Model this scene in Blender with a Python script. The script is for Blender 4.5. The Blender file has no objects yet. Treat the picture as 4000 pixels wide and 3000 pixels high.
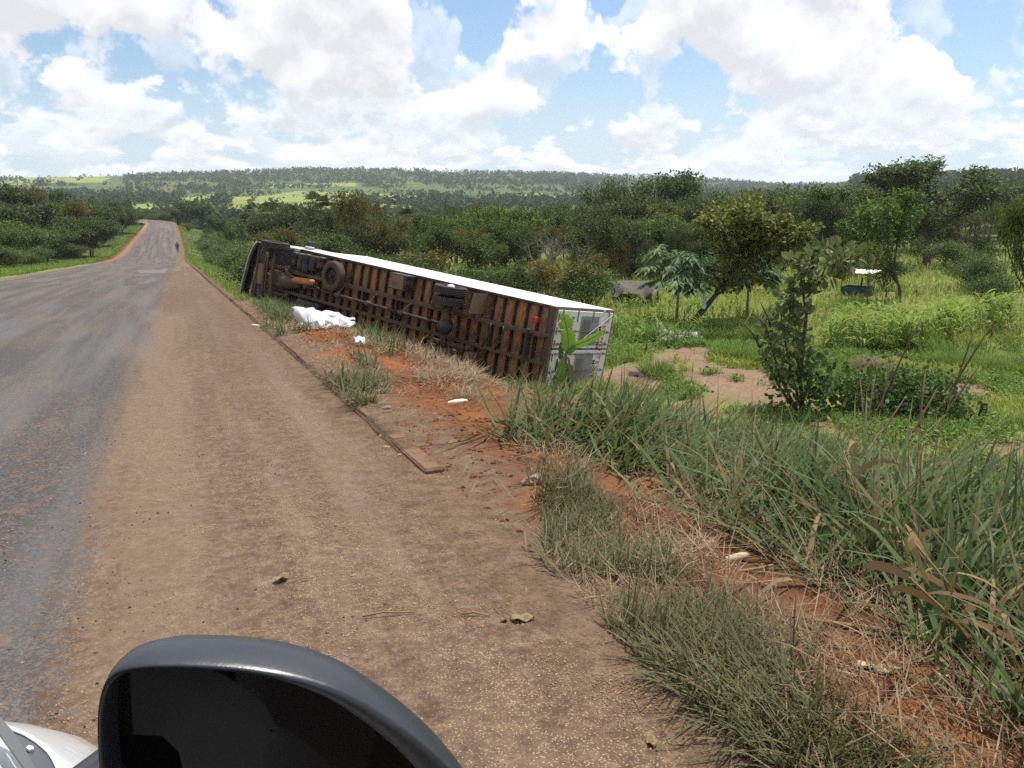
import bpy, math, random
import numpy as np
from mathutils import Matrix, Vector
R_ = math.radians
SC = bpy.context.scene
COL = SC.collection

# ------------------------------------------------------------------ camera
CAM_Z = 1.70
FPX = 3235.0                      # focal length in pixels of a 4000 px wide frame
PITCH, YAW = R_(13.2), R_(22.194)
fw = Vector((math.sin(YAW)*math.cos(PITCH), math.cos(YAW)*math.cos(PITCH), -math.sin(PITCH)))
rt = Vector((math.cos(YAW), -math.sin(YAW), 0)); up = rt.cross(fw)
cd = bpy.data.cameras.new('camera'); cam = bpy.data.objects.new('camera', cd); COL.objects.link(cam)
cd.sensor_width = 36; cd.lens = 36*FPX/4000; cd.clip_start = 0.02; cd.clip_end = 20000
M = Matrix.Identity(4)
for i in range(3):
    M[i][0] = rt[i]; M[i][1] = up[i]; M[i][2] = -fw[i]
M[0][3], M[1][3], M[2][3] = 0, 0, CAM_Z
cam.matrix_world = M
SC.camera = cam

# ------------------------------------------------------------------ sky, sun, exposure
SUN_EL, SUN_AZ = R_(66), R_(62)          # azimuth clockwise from +Y (the road's direction)
SUN_STRENGTH, SUN_ANGLE = 4.9, R_(1.5)
SKY_STRENGTH, EXPOSURE = 0.080, 0.38
w = bpy.data.worlds.new('World'); SC.world = w; w.use_nodes = True

def nd(t, typ, ins=None, **props):
    n = t.nodes.new(typ)
    for k, v in props.items(): setattr(n, k, v)
    for k, v in (ins or {}).items():
        s = n.inputs[k]
        if hasattr(v, 'is_linked') or hasattr(v, 'links'): t.links.new(v, s)
        elif hasattr(v, 'outputs'): t.links.new(v.outputs[0], s)
        else: s.default_value = v
    return n
def mth(t, op, a, b=0.0, clamp=False, c=None):
    n = nd(t, 'ShaderNodeMath', {0: a, 1: b}, operation=op, use_clamp=clamp)
    if c is not None:
        if hasattr(c, 'links') or hasattr(c, 'is_linked'): t.links.new(c, n.inputs[2])
        else: n.inputs[2].default_value = c
    return n.outputs[0]
def mixc(t, f, a, b, blend='MIX'):
    n = nd(t, 'ShaderNodeMix', data_type='RGBA', blend_type=blend)
    for k, v in ((0, f), (6, a), (7, b)):
        if hasattr(v, 'links') or hasattr(v, 'is_linked'): t.links.new(v, n.inputs[k])
        else: n.inputs[k].default_value = v if k == 0 else tuple(v) + ((1,) if len(v) == 3 else ())
    return n.outputs[2]
def sstep(t, v, lo, hi, a=0.0, b=1.0):
    n = nd(t, 'ShaderNodeMapRange', {0: v, 1: lo, 2: hi, 3: a, 4: b}, interpolation_type='SMOOTHSTEP')
    return n.outputs[0]
def noise(t, vec, scale, detail=4, rough=.55, dim='3D', dist=0.0):
    n = nd(t, 'ShaderNodeTexNoise', {'Vector': vec, 'Scale': scale, 'Detail': detail, 'Roughness': rough, 'Distortion': dist}, noise_dimensions=dim)
    return n.outputs[0]

def build_sky():
    t = w.node_tree; t.nodes.clear()
    tc = nd(t, 'ShaderNodeTexCoord').outputs['Generated']
    sep = nd(t, 'ShaderNodeSeparateXYZ', {0: tc})
    x, y, z = sep.outputs
    sky = nd(t, 'ShaderNodeTexSky', sky_type='NISHITA', sun_disc=False, sun_elevation=SUN_EL,
             sun_rotation=SUN_AZ, altitude=400, air_density=1.0, dust_density=1.5, ozone_density=1.2)
    hl = mth(t, 'SQRT', mth(t, 'ADD', mth(t, 'MULTIPLY', x, x), mth(t, 'MULTIPLY', y, y)))
    hl = mth(t, 'MAXIMUM', hl, 0.05)
    nx, ny = mth(t, 'DIVIDE', x, hl), mth(t, 'DIVIDE', y, hl)
    zz = mth(t, 'MAXIMUM', z, -0.02)
    # stretch of the vertical axis: clouds get smaller and flatter towards the horizon
    el = mth(t, 'LOGARITHM', mth(t, 'ADD', zz, 0.06), 2.718)
    def layer(scale, vert, off, dz, thr, soft, detail):
        def at(d, det):
            v = nd(t, 'ShaderNodeCombineXYZ', {0: nx, 1: ny, 2: mth(t, 'ADD', mth(t, 'MULTIPLY', el, vert), off + d)})
            return noise(t, v, scale, det, .56)
        n0, n1 = at(0.0, detail), at(dz, detail-1)
        mask = sstep(t, n0, thr, thr + soft)
        sh = mth(t, 'MULTIPLY', mth(t, 'SUBTRACT', n0, n1), 2.6)
        thick = sstep(t, n0, thr + soft*.5, thr + soft*.5 + .26)
        lit = mth(t, 'ADD', mth(t, 'ADD', 0.98, sh), mth(t, 'MULTIPLY', thick, -.20))
        lit = mth(t, 'MINIMUM', mth(t, 'MAXIMUM', lit, 0.80), 1.25)
        return mask, lit
    mA, lA = layer(5.6, .25, 3.37, .036, .470, .035, 9)
    mB, lB = layer(13., .20, 7.30, .014, .45, .07, 6)
    low = sstep(t, zz, .13, .03)                   # 1 near the horizon
    base = mixc(t, 1.0, sky.outputs[0], (1.12, 1.26, 1.38), 'MULTIPLY')
    def cl(l): return nd(t, 'ShaderNodeCombineColor', {0: mth(t, 'MULTIPLY', l, 9.4), 1: mth(t, 'MULTIPLY', l, 9.6), 2: mth(t, 'MULTIPLY', l, 10.)}).outputs[0]
    hz = mixc(t, mth(t, 'MULTIPLY', low, .70), base, (6.6, 8.0, 9.6))
    c = mixc(t, mth(t, 'MULTIPLY', mB, mth(t, 'ADD', .45, mth(t, 'MULTIPLY', low, .55))), hz, cl(lB))
    c = mixc(t, mth(t, 'MULTIPLY', mA, mth(t, 'SUBTRACT', 1.0, mth(t, 'MULTIPLY', low, .55))), c, cl(lA))
    bg = nd(t, 'ShaderNodeBackground', {0: c, 1: SKY_STRENGTH})
    nd(t, 'ShaderNodeOutputWorld', {0: bg})
build_sky()
w.cycles.sampling_method = 'MANUAL'; w.cycles.sample_map_resolution = 512

sd = bpy.data.lights.new('sun', 'SUN'); sd.energy = SUN_STRENGTH; sd.angle = SUN_ANGLE; sd.color = (1, .955, .88)
sun = bpy.data.objects.new('sun', sd); COL.objects.link(sun)
sdir = Vector((math.sin(SUN_AZ)*math.cos(SUN_EL), math.cos(SUN_AZ)*math.cos(SUN_EL), math.sin(SUN_EL)))
sun.rotation_euler = sdir.to_track_quat('Z', 'Y').to_euler(); sun.location = (20, 10, 60)
SC.view_settings.view_transform = 'Standard'; SC.view_settings.look = 'None'
SC.view_settings.exposure = EXPOSURE; SC.view_settings.gamma = 1; SC.view_settings.use_curve_mapping = False
SC.cycles.use_denoising = False
SC.cycles.max_bounces = 6; SC.cycles.transparent_max_bounces = 6; SC.cycles.volume_bounces = 1
SC.cycles.diffuse_bounces = 3; SC.cycles.glossy_bounces = 3

# ------------------------------------------------------------------ small maths
RNG = np.random.default_rng(7)
random.seed(7)
CR = np.array([list(rt), list(up), list(fw)])
CP = np.array([0, 0, CAM_Z])
def proj(P):
    d = (np.asarray(P, float) - CP) @ CR.T
    dz = np.where(d[:, 2] > .01, d[:, 2], 1e9)
    return np.stack([2000 + FPX*d[:, 0]/dz, 1500 - FPX*d[:, 1]/dz], 1)
def ray(px, py):
    d = np.array([(px-2000)/FPX, (1500-py)/FPX, 1.]) @ CR
    return d/np.hypot(d[0], d[1])          # per metre of horizontal distance
def smooth(t):
    t = np.clip(t, 0, 1); return t*t*(3-2*t)
def hash2(ix, iy, seed):
    h = (ix.astype(np.int64)*374761393 + iy.astype(np.int64)*668265263 + seed*974634777) & 0xffffffff
    h = ((h ^ (h >> 13))*1274126177) & 0xffffffff
    return ((h ^ (h >> 16)) & 0xffff)/65535.0
def vnoise(x, y, seed=0):
    x = np.asarray(x, float); y = np.asarray(y, float)
    ix, iy = np.floor(x), np.floor(y); fx, fy = smooth(x-ix), smooth(y-iy)
    a, b = hash2(ix, iy, seed), hash2(ix+1, iy, seed); c, d = hash2(ix, iy+1, seed), hash2(ix+1, iy+1, seed)
    return (a*(1-fx)+b*fx)*(1-fy) + (c*(1-fx)+d*fx)*fy - .5
def fbm(x, y, seed=0, o=4):
    s = 0; a = 1.
    for i in range(o):
        s = s + a*vnoise(x*2**i+i*17.3, y*2**i-i*9.1, seed+i); a *= .5
    return s
def inpoly(p, poly):
    x, y = p[:, 0], p[:, 1]; r = np.zeros(len(p), bool); n = len(poly)
    for i in range(n):
        x0, y0 = poly[i]; x1, y1 = poly[i-1]
        if y0 == y1: continue
        r ^= ((y0 > y) != (y1 > y)) & (x < (x1-x0)*(y-y0)/(y1-y0)+x0)
    return r

# ------------------------------------------------------------------ the lie of the land
_ys = np.arange(-80., 420., 1.)
_sl = -.062 + .080*smooth((_ys-112)/56)
_zs = np.concatenate([[0], np.cumsum((_sl[1:]+_sl[:-1])/2)]); _zs -= np.interp(0, _ys, _zs)
def zroad(Y): return np.interp(Y, _ys, _zs)
def x_right(Y): return np.interp(Y, [0, 120, 152, 200, 238], [1.6, 1.6, 2.1, 2.2, 2.0])
def x_left(Y): return np.interp(Y, [61, 140, 205, 238], [-10.2, -8.1, -6.2, -5.6])
# truck pose, solved from the photograph's perspective: u forward, v across (now up), w truck-up (now away from the road)
TQ = np.array([9.582, 21.320, -3.992])
TB = np.array([[-.45783345, .8844965, .08974673], [.16871561, -.01267301, .9855833], [.87288234, .46637468, -.14342624]])
TL, TW, TH = 11.87, 2.5, 3.1
ARC_Y, ARC_R = 238., 34.
def road_dist(X, Y):
    """signed inside-ness: >0 inside the road"""
    ins = np.minimum(X - x_left(Y), x_right(Y) - X)
    ins = np.where(Y > ARC_Y, -9., ins)
    cx = -1.8 - ARC_R
    r = np.hypot(X-cx, Y-ARC_Y)
    arc = np.where(Y >= ARC_Y, 3.8 - np.abs(r-ARC_R), -9.)
    return np.maximum(ins, arc)
def ground_raw(X, Y):
    X = np.asarray(X, float); Y = np.asarray(Y, float)
    zr = zroad(np.clip(Y, -80, 300))
    zfield = -3.4 - .03*np.clip(Y, -20, 140) - .02*np.clip(Y-60, 0, 120)
    zfield = np.minimum(zfield, zr - 1.4 - .0*X)
    b = np.interp(Y, [8, 24], [2.0, .25])
    x1 = np.maximum(X - 1.72, 0)
    bank = .10*np.minimum(x1, b) + .40*np.maximum(x1-b, 0)
    bank = np.where(Y > 36, bank*np.interp(Y, [36, 60], [1, .7]), bank)
    zb = zr + .065*smooth((Y-5.4)/1.6) + .012 - bank
    k = .35
    right = np.maximum(zb, zfield) + .18*np.exp(-np.abs(zb-zfield)/k)*(x1 > .5)
    d = np.maximum(x_left(Y) - X, 0)
    left = zr + .04 + .05*np.minimum(d, 2) + 7.5*smooth((d-4)/70) 
    z = np.where(X > 0, right, left)
    D = np.hypot(X, Y); az = np.degrees(np.arctan2(X, Y))
    T = np.interp(az, [-60, -20, -7.5, 0, 8, 15, 25, 33, 40, 50, 70], [24, 26, 29, 36, 46, 50, 42, 27, 9, 16, 16])
    V = np.interp(az, [-30, 0, 30, 42, 52], [-12, -17, -17, -11, -3])
    s = np.clip((D-480)/1750, 0, 1)
    prof = .62*s + .38*smooth((s-.35)/.6)
    far = V + (T-V)*prof + 5.*fbm(X/300, Y/300, 5, 3)*smooth((D-500)/300)
    far = np.where(D > 2230, T + (D-2230)*.0, far)
    far = np.where(az > 44, V + (T-V)*smooth((D-240)/900) , far)
    wf = smooth((D-190)/260)*np.where((Y > 60) | (D > 300), 1, 1)
    return z*(1-wf) + far*wf
def ground_h(X, Y):
    X = np.asarray(X, float); Y = np.asarray(Y, float)
    z = ground_raw(X, Y)
    ins = road_dist(X, Y)
    D = np.hypot(X, Y)
    # lumps and hummocks, none on the road
    off = smooth(-ins/.8)
    near = np.exp(-D/60)
    z = z + off*near*(.16*fbm(X*.55, Y*.55, 11, 3) + .07*fbm(X*2.1, Y*2.1, 12, 3)) + off*(1-near)*.5*fbm(X*.06, Y*.06, 13, 3)
    # torn-up soil on the bank beside the kerb
    torn = smooth((X-1.9)/.6)*smooth((9-X)/3)*smooth((26-Y)/6)
    z = z + torn*(.10*fbm(X*1.3, Y*1.3, 21, 2) + .05*np.abs(fbm(X*3.7, Y*3.7, 22, 2)))
    # the ground that carries the truck
    P = np.stack([X-TQ[0], Y-TQ[1]], -1)
    det = TB[0, 0]*TB[2, 1]-TB[0, 1]*TB[2, 0]
    u = (P[..., 0]*TB[2, 1]-P[..., 1]*TB[2, 0])/det
    ww = (TB[0, 0]*P[..., 1]-TB[0, 1]*P[..., 0])/det
    plane = TQ[2] + u*TB[0, 2] + ww*TB[2, 2]
    wt = smooth((u+.9)/.8)*smooth((15.2-u)/.8)*smooth((ww+.35)/.5)*smooth((4.6-ww)/1.2)
    z = z*(1-wt) + wt*(plane+.03)
    # earth heaped against the box's far rear corner
    z = z + .42*np.exp(-(((u+.05)/.55)**2 + ((ww-3.5)/.75)**2))
    # the edge of the bank follows the shoulder's own ups and downs
    ne = smooth((2.3-X)/.6)*smooth((X-1.4)/.1)
    z = z + ne*(.028*fbm(X*.8, Y*.25, 31, 2) + .012*fbm(X*3, Y*2, 32, 2))
    # trough under the road sheet
    lap = ins + .16*fbm(X*2.2, Y*1.3, 95, 3)                  # loose earth creeping over the edge of the shoulder
    wdt = x_right(Y)-x_left(Y); dd = x_right(Y)-X
    zs = zroad(np.clip(Y, -80, 300)) + .05*np.sin(math.pi*np.clip((dd-2)/(wdt-2), 0, 1)) + .028*fbm(X*.8, Y*.25, 31, 2) + .012*fbm(X*3, Y*2, 32, 2)
    zl = zs + .022*(1-np.clip(lap/.22, -.5, 2)) + .012*fbm(X*5, Y*5, 96, 2)
    creep = (X > 0) & (ins > 0) & (ins < .55) & (Y < 40)
    z0 = z
    z = np.where(ins > 0, np.where(X > 0, np.minimum(z, zroad(np.clip(Y, -80, 300)) - .12), z - .16*smooth(ins/.3) - .03), z)
    z = np.where(creep, np.maximum(z, zl), z)
    return z
_DS = np.concatenate([np.arange(.5, 60, .05), np.geomspace(60, 4000, 3000)])
def gp(px, py):
    """ground point seen at a pixel of the 4000x3000 photograph"""
    r = ray(px, py)
    X, Y = r[0]*_DS, r[1]*_DS
    h = CAM_Z + r[2]*_DS - ground_h(X, Y)
    i = np.argmax(h < 0) if (h < 0).any() else len(_DS)-1
    D = _DS[i]
    if i > 0: D = _DS[i-1] + (_DS[i]-_DS[i-1])*h[i-1]/(h[i-1]-h[i]+1e-9)
    return np.array([r[0]*D, r[1]*D, float(ground_h(r[0]*D, r[1]*D))])
def gd(px, D):
    """ground point in the direction of column px at horizontal distance D"""
    r = ray(px, 900); X, Y = r[0]*D, r[1]*D
    return np.array([X, Y, float(ground_h(X, Y))])
def top_h(px, py, D):
    return CAM_Z + ray(px, py)[2]*D

# ------------------------------------------------------------------ objects
def mk(name, V, polys, mats, parent=None, smooth_=False, mi=None):
    V = np.asarray(V, np.float32); me = bpy.data.meshes.new(name)
    polys = [np.asarray(p, np.int32) for p in polys if len(p)]
    li = np.concatenate([p.ravel() for p in polys])
    tot = np.concatenate([np.full(len(p), p.shape[1], np.int32) for p in polys])
    me.vertices.add(len(V)); me.vertices.foreach_set('co', V.ravel())
    me.loops.add(len(li)); me.loops.foreach_set('vertex_index', li)
    me.polygons.add(len(tot)); me.polygons.foreach_set('loop_start', np.concatenate([[0], np.cumsum(tot)[:-1]]).astype(np.int32))
    if mi is not None: me.polygons.foreach_set('material_index', np.asarray(mi, np.int32))
    me.polygons.foreach_set('use_smooth', np.full(len(tot), bool(smooth_)))
    for m in (mats if isinstance(mats, (list, tuple)) else [mats]): me.materials.append(m)
    me.update(calc_edges=True)
    o = bpy.data.objects.new(name, me); COL.objects.link(o)
    if parent is not None: o.parent = parent
    return o
def tag(o, label=None, cat=None, group=None, kind=None):
    if label: o['label'] = label
    if cat: o['category'] = cat
    if group: o['group'] = group
    if kind: o['kind'] = kind
    return o
def empty(name, loc, rz=0, label=None, cat=None, group=None):
    o = bpy.data.objects.new(name, None); COL.objects.link(o); o.location = loc; o.rotation_euler = (0, 0, rz); o.empty_display_size = .2
    return tag(o, label, cat, group)
def copy_tree(o, parent=None):
    c = o.copy(); COL.objects.link(c); c.parent = parent
    for ch in [q for q in o.children]: copy_tree(ch, c)
    return c
class MB:
    """collects shapes into one mesh"""
    def __init__(s): s.V = []; s.P = []; s.n = 0
    def raw(s, V, polys):
        V = np.asarray(V, float).reshape(-1, 3)
        for p in polys:
            if len(p): s.P.append(np.asarray(p, int)+s.n)
        s.V.append(V); s.n += len(V); return s
    def box(s, c, d, bev=0.0, rot=None):
        c = np.array(c, float); d = np.array(d, float)/2
        if bev <= 0:
            V = np.array([[x, y, z] for x in (-1, 1) for y in (-1, 1) for z in (-1, 1)])*d
            Fc = [[0, 1, 3, 2], [4, 6, 7, 5], [0, 4, 5, 1], [2, 3, 7, 6], [0, 2, 6, 4], [1, 5, 7, 3]]
            if rot is not None: V = V @ np.array(rot).T
            return s.raw(V+c, [Fc])
        b = min(bev, d.min()*.49); V = []; idx = {}
        for x in (-1, 1):
            for y in (-1, 1):
                for z in (-1, 1):
                    for ax in range(3):
                        p = np.array([x, y, z])*(d-b); p[ax] = (x, y, z)[ax]*d[ax]
                        idx[(x, y, z, ax)] = len(V); V.append(p)
        q = []; t = []
        for ax in range(3):
            a, b2 = [i for i in range(3) if i != ax]
            for sg in (-1, 1):
                r = []
                for (i, j) in ((-1, -1), (1, -1), (1, 1), (-1, 1)):
                    k = [0, 0, 0]; k[ax] = sg; k[a] = i; k[b2] = j; r.append(idx[(*k, ax)])
                q.append(r)
        for ax in range(3):
            a, b2 = [i for i in range(3) if i != ax]
            for i in (-1, 1):
                for j in (-1, 1):
                    k0 = [0, 0, 0]; k0[ax] = -1; k0[a] = i; k0[b2] = j; k1 = list(k0); k1[ax] = 1
                    q.append([idx[(*k0, a)], idx[(*k1, a)], idx[(*k1, b2)], idx[(*k0, b2)]])
        for x in (-1, 1):
            for y in (-1, 1):
                for z in (-1, 1): t.append([idx[(x, y, z, i)] for i in range(3)])
        V = np.array(V)
        if rot is not None: V = V @ np.array(rot).T
        return s.raw(V+c, [q, t])
    def tube(s, pts, rad, n=8, caps=True):
        pts = np.asarray(pts, float); rad = np.broadcast_to(np.asarray(rad, float), (len(pts),))
        tg = np.gradient(pts, axis=0); tg /= np.linalg.norm(tg, axis=1)[:, None]+1e-9
        ref = np.array([0, 0, 1.]) if abs(tg[0, 2]) < .9 else np.array([1., 0, 0])
        a = np.cross(tg[0], ref); a /= np.linalg.norm(a); V = []
        th = np.linspace(0, 2*math.pi, n, endpoint=False)
        for i in range(len(pts)):
            a = a - tg[i]*np.dot(a, tg[i]); a /= np.linalg.norm(a)+1e-9; b = np.cross(tg[i], a)
            V.append(pts[i] + rad[i]*(np.cos(th)[:, None]*a + np.sin(th)[:, None]*b))
        m = len(pts); q = [[i*n+j, i*n+(j+1) % n, (i+1)*n+(j+1) % n, (i+1)*n+j] for i in range(m-1) for j in range(n)]
        s.raw(np.concatenate(V), [q])
        if caps:
            s.P.append(np.array([list(range(n))[::-1]])+s.n-m*n); s.P.append(np.array([list(range(n))])+s.n-n)
        return s
    def lathe(s, prof, c, axis, n=24, closed=False):
        """prof: (r, t) along axis"""
        axis = np.array(axis, float)/np.linalg.norm(axis); ref = np.array([0, 0, 1.]) if abs(axis[2]) < .9 else np.array([1., 0, 0])
        a = np.cross(axis, ref); a /= np.linalg.norm(a); b = np.cross(axis, a); th = np.linspace(0, 2*math.pi, n, endpoint=False)
        V = [np.array(c) + axis*t + r*(np.cos(th)[:, None]*a+np.sin(th)[:, None]*b) for r, t in prof]; m = len(prof)
        q = [[i*n+j, i*n+(j+1) % n, ((i+1) % m)*n+(j+1) % n, ((i+1) % m)*n+j] for i in range(m if closed else m-1) for j in range(n)]
        return s.raw(np.concatenate(V), [q])
    def grid(s, G):
        G = np.asarray(G, float); a, b = G.shape[:2]; i = np.arange(a*b).reshape(a, b)
        return s.raw(G.reshape(-1, 3), [np.stack([i[:-1, :-1], i[1:, :-1], i[1:, 1:], i[:-1, 1:]], -1).reshape(-1, 4)])
    def prism(s, poly, p0, ex, ey, ez):
        """2D outline extruded: poly in (ex,ey), thickness vector ez"""
        P = np.array([np.array(p0) + np.array(ex)*x + np.array(ey)*y for x, y in poly], float); n = len(P)
        V = np.concatenate([P, P+np.array(ez)])
        s.raw(V, [[[i, (i+1) % n, n+(i+1) % n, n+i] for i in range(n)]])
        s.P.append(np.array([list(range(n))[::-1]])+s.n-2*n); s.P.append(np.array([list(range(n))])+s.n-n)
        return s
    def build(s, name, mat, parent=None, smooth_=False):
        by = {}
        for p in s.P: by.setdefault(p.shape[1], []).append(p)
        return mk(name, np.concatenate(s.V), [np.concatenate(v) for v in by.values()], mat, parent, smooth_)

# ------------------------------------------------------------------ materials
MATS = {}
def mat_new(name):
    m = bpy.data.materials.new(name); m.use_nodes = True; t = m.node_tree; t.nodes.clear(); MATS[name] = m
    return m, t
def finish(t, col, rough=.8, spec=.3, bump=None, bdist=.01, bstr=1.0, metal=0.0, transl=0.0, tcol=None, coat=0.0):
    b = nd(t, 'ShaderNodeBsdfPrincipled', {'Roughness': rough, 'Metallic': metal, 'Specular IOR Level': spec, 'Coat Weight': coat})
    if hasattr(col, 'links') or hasattr(col, 'is_linked'): t.links.new(col, b.inputs['Base Color'])
    else: b.inputs['Base Color'].default_value = (*col, 1)
    out = b.outputs[0]
    if bump is not None:
        bn = nd(t, 'ShaderNodeBump', {'Height': bump, 'Distance': bdist, 'Strength': bstr}); t.links.new(bn.outputs[0], b.inputs['Normal'])
    if transl > 0:
        tr = nd(t, 'ShaderNodeBsdfTranslucent')
        c = tcol if tcol is not None else col
        if hasattr(c, 'links') or hasattr(c, 'is_linked'): t.links.new(c, tr.inputs[0])
        else: tr.inputs[0].default_value = (*c, 1)
        out = nd(t, 'ShaderNodeMixShader', {0: transl, 1: out, 2: tr}).outputs[0]
    nd(t, 'ShaderNodeOutputMaterial', {0: out})
def ramp(t, f, stops, interp='LINEAR'):
    n = nd(t, 'ShaderNodeValToRGB', {0: f}); e = n.color_ramp.elements; n.color_ramp.interpolation = interp
    while len(e) < len(stops): e.new(.5)
    for i, (p, c) in enumerate(stops): e[i].position = p; e[i].color = (*c, 1)
    return n.outputs[0]
def mat_leaf(name, cols, transl=.22, rough=.62, spec=.12, dust=None, objvar=.12):
    """leaf colours differ from leaf to leaf and, a little, from plant to plant"""
    m, t = mat_new(name)
    g = nd(t, 'ShaderNodeNewGeometry'); oi = nd(t, 'ShaderNodeObjectInfo')
    n = len(cols); c = ramp(t, g.outputs['Random Per Island'], [(i/max(n-1, 1)*.98+.01, cols[i]) for i in range(n)])
    pos = nd(t, 'ShaderNodeTexCoord').outputs['Object']
    nz = noise(t, pos, 1.3, 2)
    hs = nd(t, 'ShaderNodeHueSaturation', {'Color': c, 'Hue': mth(t, 'ADD', .5-objvar*.12, mth(t, 'MULTIPLY', oi.outputs['Random'], objvar*.24)),
            'Value': mth(t, 'ADD', .62, mth(t, 'ADD', mth(t, 'MULTIPLY', nz, .5), mth(t, 'MULTIPLY', oi.outputs['Random'], objvar*2)))})
    c = hs.outputs[0]
    if dust: c = mixc(t, mth(t, 'MULTIPLY', noise(t, pos, 2.2, 3), dust[1]), c, dust[0])
    finish(t, c, rough, spec, transl=transl, tcol=mixc(t, .25, c, (.22, .28, .04)))
    return m
def mat_plain(name, col, rough=.7, spec=.3, var=.25, scale=6, dirt=None, dscale=3, metal=0.0, bump=0.0, coat=0.0, objvar=0.0, aniso=(1, 1, 1)):
    m, t = mat_new(name); pos = nd(t, 'ShaderNodeTexCoord').outputs['Object']
    if aniso != (1, 1, 1): pos = nd(t, 'ShaderNodeMapping', {'Vector': pos, 'Scale': aniso}).outputs[0]
    n = noise(t, pos, scale, 5, .6)
    v = mth(t, 'ADD', 1-var, mth(t, 'MULTIPLY', n, var*2))
    if objvar: v = mth(t, 'MULTIPLY', v, mth(t, 'ADD', 1-objvar, mth(t, 'MULTIPLY', nd(t, 'ShaderNodeObjectInfo').outputs['Random'], 2*objvar)))
    c = mixc(t, 1.0, (*col,), nd(t, 'ShaderNodeCombineColor', {0: v, 1: v, 2: v}).outputs[0], 'MULTIPLY')
    if dirt: c = mixc(t, sstep(t, noise(t, pos, dscale, 6, .65), dirt[1], dirt[1]+.22), c, dirt[0])
    finish(t, c, rough, spec, bump=n if bump else None, bdist=bump or .01, metal=metal, coat=coat)
    return m
# ------------------------------------------------------------------ zones of the verge, as ground areas
def ring(*p): return [tuple(q) for q in p]
Z_SHORT = [ring((2070,1880),(2250,1870),(2420,2050),(2650,2250),(2900,2450),(3100,2600),(3500,2850),(3700,3200),(2950,3200),(2600,2800),(2330,2450),(2130,2200)),
           ring((1240,1440),(1310,1370),(1420,1390),(1520,1480),(1500,1560),(1390,1600),(1290,1560)),
           ring((985,1180),(1150,1165),(1215,1290),(1060,1320))]
Z_BARE = [ring((1150,1290),(1330,1310),(1470,1380),(1330,1400),(1200,1340)), ring((1440,1610),(1700,1530),(2010,1660),(2040,1800),(2110,1950),(1900,1960),(1640,1750)),
          ring((2280,1790),(2560,1860),(2660,1960),(2330,1950)), ring((2720,2080),(3000,2190),(3280,2400),(3480,2600),(3300,2560),(2950,2360)),
          ring((2300,1530),(2330,1540),(2350,1560),(2310,1565))]
Z_TALL = [ring((1850,1680),(2080,1650),(2400,1650),(2750,1680),(3100,1740),(3500,1800),(4100,1830),(4900,1900),(4900,3600),(4250,3200),(3950,2860),(3650,2620),(3350,2390),(3050,2190),(2800,2050),(2550,1890),(2250,1800),(1950,1720))]
Z_STRAW = [ring((1530,1320),(1850,1400),(1870,1570),(1640,1530)), ring((2050,1700),(2500,1850),(2900,2000),(3300,2200),(3700,2480),(4300,3000),(4300,3200),(3700,3200),(3100,2600),(2650,2250),(2250,1870),(2000,1800)),
           ring((1130,1240),(1400,1270),(1560,1360),(1480,1400),(1200,1330))]
Z_SAND = [ring((2500,1400),(2620,1372),(2720,1372),(2790,1410),(2900,1440),(3090,1500),(3130,1600),(3040,1610),(2860,1550),(2700,1500),(2540,1470)), ring((3700,1510),(3850,1515),(3950,1540),(3900,1590),(3800,1585),(3720,1560)), ring((3480,1180),(3600,1185),(3590,1205),(3480,1200)),
          ring((2450,1440),(2560,1430),(2600,1490),(2480,1520))]
Z_FIELD = [ring((880,845),(900,770),(1020,765),(1180,745),(1400,755),(1650,765),(1640,800),(1560,845),(1200,860)), ring((690,775),(850,758),(860,790),(700,800)), ring((1780,775),(2150,755),(2180,775),(1800,795)), ring((0,690),(420,688),(420,712),(260,715),(0,720)), ring((490,800),(600,795),(590,840),(500,835)), ring((1000,720),(1400,715),(1400,728),(1000,735))]
def ragged(px, P):
    return px + np.stack([fbm(P[:, 0]*1.1, P[:, 1]*1.1, 81, 3), fbm(P[:, 0]*1.1+7, P[:, 1]*1.1, 82, 3)*.55], -1)*95
def inany(px, polys):
    r = np.zeros(len(px), bool)
    for p in polys: r |= inpoly(px, p)
    return r

def grow(a, b, step, f):
    r = [a]; s = step
    while r[-1] < b: r.append(r[-1]+s); s *= f
    return np.array(r)
gx = np.concatenate([-grow(12, 9000, .6, 1.13)[::-1], np.arange(-11.6, 1.0, .6), np.arange(1.0, 1.58, .055), [1.59, 1.602], np.arange(1.70, 9.5, .16), np.arange(9.5, 26, .3), grow(26, 9000, .5, 1.055)])
gy = np.concatenate([-grow(4, 3000, 1.0, 1.25)[::-1], np.arange(-3.6, .4, .4), np.arange(.4, 24, .2), np.arange(24, 46, .4), grow(46, 9000, .6, 1.045)])
GX, GY = np.meshgrid(gx, gy, indexing='ij')
GZ = ground_h(GX, GY)

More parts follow.
